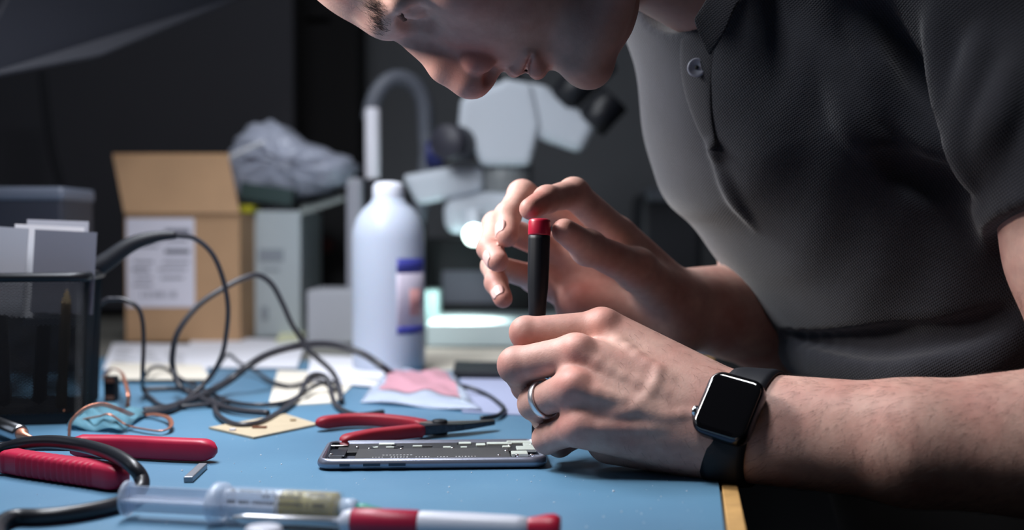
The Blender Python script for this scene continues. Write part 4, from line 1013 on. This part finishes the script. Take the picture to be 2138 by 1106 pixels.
# hanging cable on the dark partition
P = cr([at(88, 150, 1.9), at(100, 260, 1.9), at(112, 330, 1.9), at(130, 400, 1.9), at(140, 470, 1.9)], 6)
hc = MB().tube(P, .006, 8).build('hanging_cable', M_blk); tag(origin_to(hc, P[10]), 'black cable hanging down the dark wall above the black device', 'cable')
# dark apparatus between the white carton and the bottle
x, z, w, h = on_face(640, 440, 740, 716, 1.87); da = empty('dark_apparatus', [x, 1.92, 0], 'black apparatus with a small red light in the gap left of the bottle', 'apparatus')
bevel(MB().box((x, 1.92, h/2), (w, .10, h)).build('housing', mat('apparatus_black', lin(16, 16, 19), .6), da, False), .004)
MB().lathe([(.012, 0), (.012, .004), (.009, .006)], at(682, 512, 1.8695), (0, -1, 0), 20).build('red_lamp', mat('dim_red', lin(70, 10, 14), .5), da)
# ---- grey looped hose on an upright white tube
tube = empty('hose_stand', at(778, 700, 1.60), 'upright white tube with a grey hose looping over it behind the bottle', 'hose stand')
p0, p1 = at(778, 374, 1.60), at(778, 226, 1.60)
MB().lathe([(.0098, 0), (.0100, .003), (.0100, p1[2]-p0[2]-.003), (.0085, p1[2]-p0[2])], p0, (0, 0, 1), 24).build('tube', mat('tube_white', lin(232, 232, 242), .35), tube)
MB().lathe([(.011, 0), (.011, p0[2])], [p0[0], p0[1], 0], (0, 0, 1), 20).build('post', M_blk, tube)
ha, hb_ = at(741, 372, 1.56), at(741, 600, 1.56)
bevel(MB().box((ha[0], 1.56, ha[2]/2), (.021, .02, ha[2])).build('holder', mat('holder_grey', lin(150, 152, 162), .5), tube, False), .005)
P = cr([at(772, 250, 1.615), at(782, 205, 1.615), at(806, 172, 1.62), at(838, 163, 1.63), at(868, 180, 1.64), at(886, 218, 1.65), at(890, 280, 1.66), at(892, 330, 1.66), at(880, 420, 1.66), at(850, 560, 1.66), at(840, 690, 1.66)], 8)
MB().tube(P, .0115, 12).build('hose', mat('grey_hose', lin(96, 100, 110), .5), tube)
# ---- stereo microscope
M_mic = mat('microscope_white', lin(196, 204, 214), .4); MY = 1.58
mic = empty('stereo_microscope', [at(1050, 700, MY)[0], MY+.05, 0], 'white stereo microscope with black eyepieces standing behind the hands', 'microscope')
def mq(px, py, dy=0): return at(px, py, MY+dy)
def hull(pts, y0, y1, name, m, bv=.008):
    vs = [mq(a, b, y0) for a, b in pts]+[mq(a, b, y1) for a, b in pts]; n = len(pts)
    o = mk(name, vs, [tuple(range(n-1, -1, -1)), tuple(range(n, 2*n))]+[(i, (i+1) % n, n+(i+1) % n, n+i) for i in range(n)], m, mic, False); return bevel(o, bv, 3)
hull([(962, 205), (1060, 165), (1112, 175), (1130, 260), (1108, 346), (1004, 346), (985, 300), (956, 268)], -.05, .05, 'head', M_mic)
hull([(1095, 168), (1140, 180), (1250, 258), (1216, 322), (1120, 290), (1095, 250)], -.045, .045, 'binocular_tube', M_mic, .012)
def cyl(a, b, r, name, m, r2=None):
    d = b-a; l = np.linalg.norm(d); MB().lathe([(r*.9, 0), (r, .002), (r2 or r, l-.002), ((r2 or r)*.9, l)], a, d, 28).build(name, m, mic)
M_eye = mat('eyepiece_black', lin(22, 24, 30), .4)
cyl(mq(1170, 215, -.028), mq(1262, 118, -.032), .020, 'eyepiece', M_eye, .024); cyl(mq(1170, 215, .030), mq(1262, 118, .034), .020, 'eyepiece', M_eye, .024)
cyl(mq(1232, 262, -.03), mq(1285, 205, -.034), .022, 'eyepiece_mount', M_eye)
cyl(mq(1060, 200, 0), mq(1062, 130, 0), .017, 'photo_port', M_eye)
cyl(mq(975, 300, -.02), mq(930, 296, -.085), .022, 'focus_knob', mat('knob_dark', lin(52, 52, 62), .45))
cyl(mq(925, 322, .03), mq(890, 322, .03), .018, 'blue_knob', mat('knob_blue', lin(28, 36, 96), .45))
hull([(838, 366), (960, 345), (1010, 350), (1010, 400), (940, 415), (872, 428)], -.03, .03, 'arm', M_mic)
cyl(mq(1056, 344), mq(1056, 405), .036, 'zoom_body', mat('microscope_grey', lin(140, 144, 146), .4), .034)
hull([(925, 420), (1010, 400), (1120, 400), (1120, 480), (1060, 492), (930, 486)], -.04, .04, 'objective_housing', M_mic, .014)
cyl(mq(990, 440, -.055), mq(990, 488, -.062), .012, 'lamp_housing', M_mic)
MB().ball(mq(990, 490, -.068), .0135, 12).build('ring_lamp', emit('lamp_glow', (.80, 1.0, .95), 6.0), mic)
MB().box((mq(1060, 690)[0], MY+.03, .0135), (.20, .24, .027)).build('base', mat('base_white', lin(206, 222, 224), .4), mic, False)
cyl(np.array([mq(868, 600)[0], MY+.10, .02]), mq(868, 390, .10), .012, 'column', M_steeld)
# dark box under the microscope
x, z, w, h = on_face(896, 497, 1040, 640, 1.72); dbx = empty('dark_instrument', [x, 1.77, 0], 'black instrument with a grey front standing behind the microscope base', 'instrument')
bevel(MB().box((x+.02, 1.80, at(0, 497, 1.72)[2]/2), (w+.09, .10, at(0, 497, 1.72)[2])).build('housing', mat('instrument_black', lin(24, 25, 30), .5), dbx, False), .003)
MB().box((x+.01, 1.748, z-.022), (w*.86, .006, h*.48)).build('front_panel', mat('instrument_grey', lin(112, 112, 124), .5), dbx, False)
x, z, w, h = on_face(884, 588, 912, 668, 1.56); MB().box((x, 1.62, h/2+.001), (w, .09, z+h/2)).build('glass_block', mat('pale_teal', lin(112, 132, 132), .3), None, False); gb = bpy.data.objects['glass_block']; gb.name = 'teal_block'; tag(gb, 'pale teal upright block right of the bottle', 'block')
# clutter seen between the right hand and the shirt
x, z, w, h = on_face(1340, 400, 1470, 560, 1.75); cl = empty('grey_instrument', [x, 1.8, 0], 'dark grey instrument in the gap between the right hand and the shirt', 'instrument')
bevel(MB().box((x, 1.83, (z+h/2)/2), (w, .14, z+h/2)).build('housing', mat('clutter_dark', lin(40, 42, 48), .5), cl, False), .01)
bevel(MB().box((x-.01, 1.80, z+h/2-.004), (w*.6, .10, .02)).build('top_cover', mat('clutter_grey', lin(104, 108, 118), .5), cl, False), .004)
# light thing far behind the head, upper middle
ls = bevel(MB().box(at(668, 46, 2.2), (.05, .04, .016)).build('wall_bracket', mat('bracket_grey', lin(80, 80, 88), .6), None, False), .003); tag(ls, 'small grey bracket on the back wall left of the face', 'bracket')
# ================================================================ LIGHT
def area(name, loc, target, size, energy, col, sy=None):
    l = bpy.data.lights.new(name, 'AREA'); l.energy = energy; l.color = col; l.shape = 'RECTANGLE'; l.size = size; l.size_y = sy or size
    o = bpy.data.objects.new(name, l); C.objects.link(o); o.location = V(loc); d = V(target)-V(loc); o.rotation_euler = d.to_track_quat('-Z', 'Y').to_euler(); return o
area('bench_lamp', (-.29, .87, .48), (-.06, .88, .02), .40, 4.9, (.90, .94, 1.0), .12)
cl_ = area('ceiling_lamp', (-.20, .46, 1.25), (.06, .68, .05), .28, 1.9, (.94, .96, 1.0), .28); cl_.data.spread = math.radians(75)
area('left_fill', (-1.5, .55, .9), (0, .8, .1), .7, 1.2, (.78, .88, 1.0), .8)  # added bluish fill from the left, not a real window
l = bpy.data.lights.new('microscope_light', 'SPOT'); l.energy = 3.0; l.color = (.85, 1.0, .97); l.spot_size = 1.9; l.spot_blend = .6; l.shadow_soft_size = .012
o = bpy.data.objects.new('microscope_light', l); C.objects.link(o); o.location = V(mq(990, 512, -.052)+np.array([0, 0, -.02])); o.rotation_euler = (.25, .35, 0)
fl_ = area('face_fill', (-.36, .73, .40), (-.02, .73, .29), .16, .8, (1.0, .93, .88), .10); fl_.data.spread = math.radians(70)  # added fill for nose and forehead, no lamp stands there
area('back_fill', (-.28, 1.22, .80), (-.25, 1.42, .1), .40, 2.6, (.92, .95, 1.0), .10)  # added fill to brighten the boxes at the back, not a real lamp
w = bpy.data.worlds.new('world'); bpy.context.scene.world = w; w.use_nodes = True
w.node_tree.nodes['Background'].inputs[0].default_value = (.58, .62, .72, 1); w.node_tree.nodes['Background'].inputs[1].default_value = .022
# ================================================================ CAMERA
cd = bpy.data.cameras.new('camera'); cam = bpy.data.objects.new('camera', cd); C.objects.link(cam)
cam.location = (0, 0, CAM_Z); cam.rotation_euler = (math.pi/2-PITCH, 0, 0)
cd.sensor_width = 36; cd.lens = F_PX/W_PX*36; cd.clip_start = .02; cd.clip_end = 30
cd.dof.use_dof = not globals().get('NODOF', False); cd.dof.focus_distance = .72; cd.dof.aperture_fstop = 4.0
sc = bpy.context.scene; sc.camera = cam
vs_ = sc.view_settings; vs_.view_transform = 'Standard'; vs_.look = 'None'; vs_.gamma = 1; vs_.use_curve_mapping = False; vs_.exposure = 0
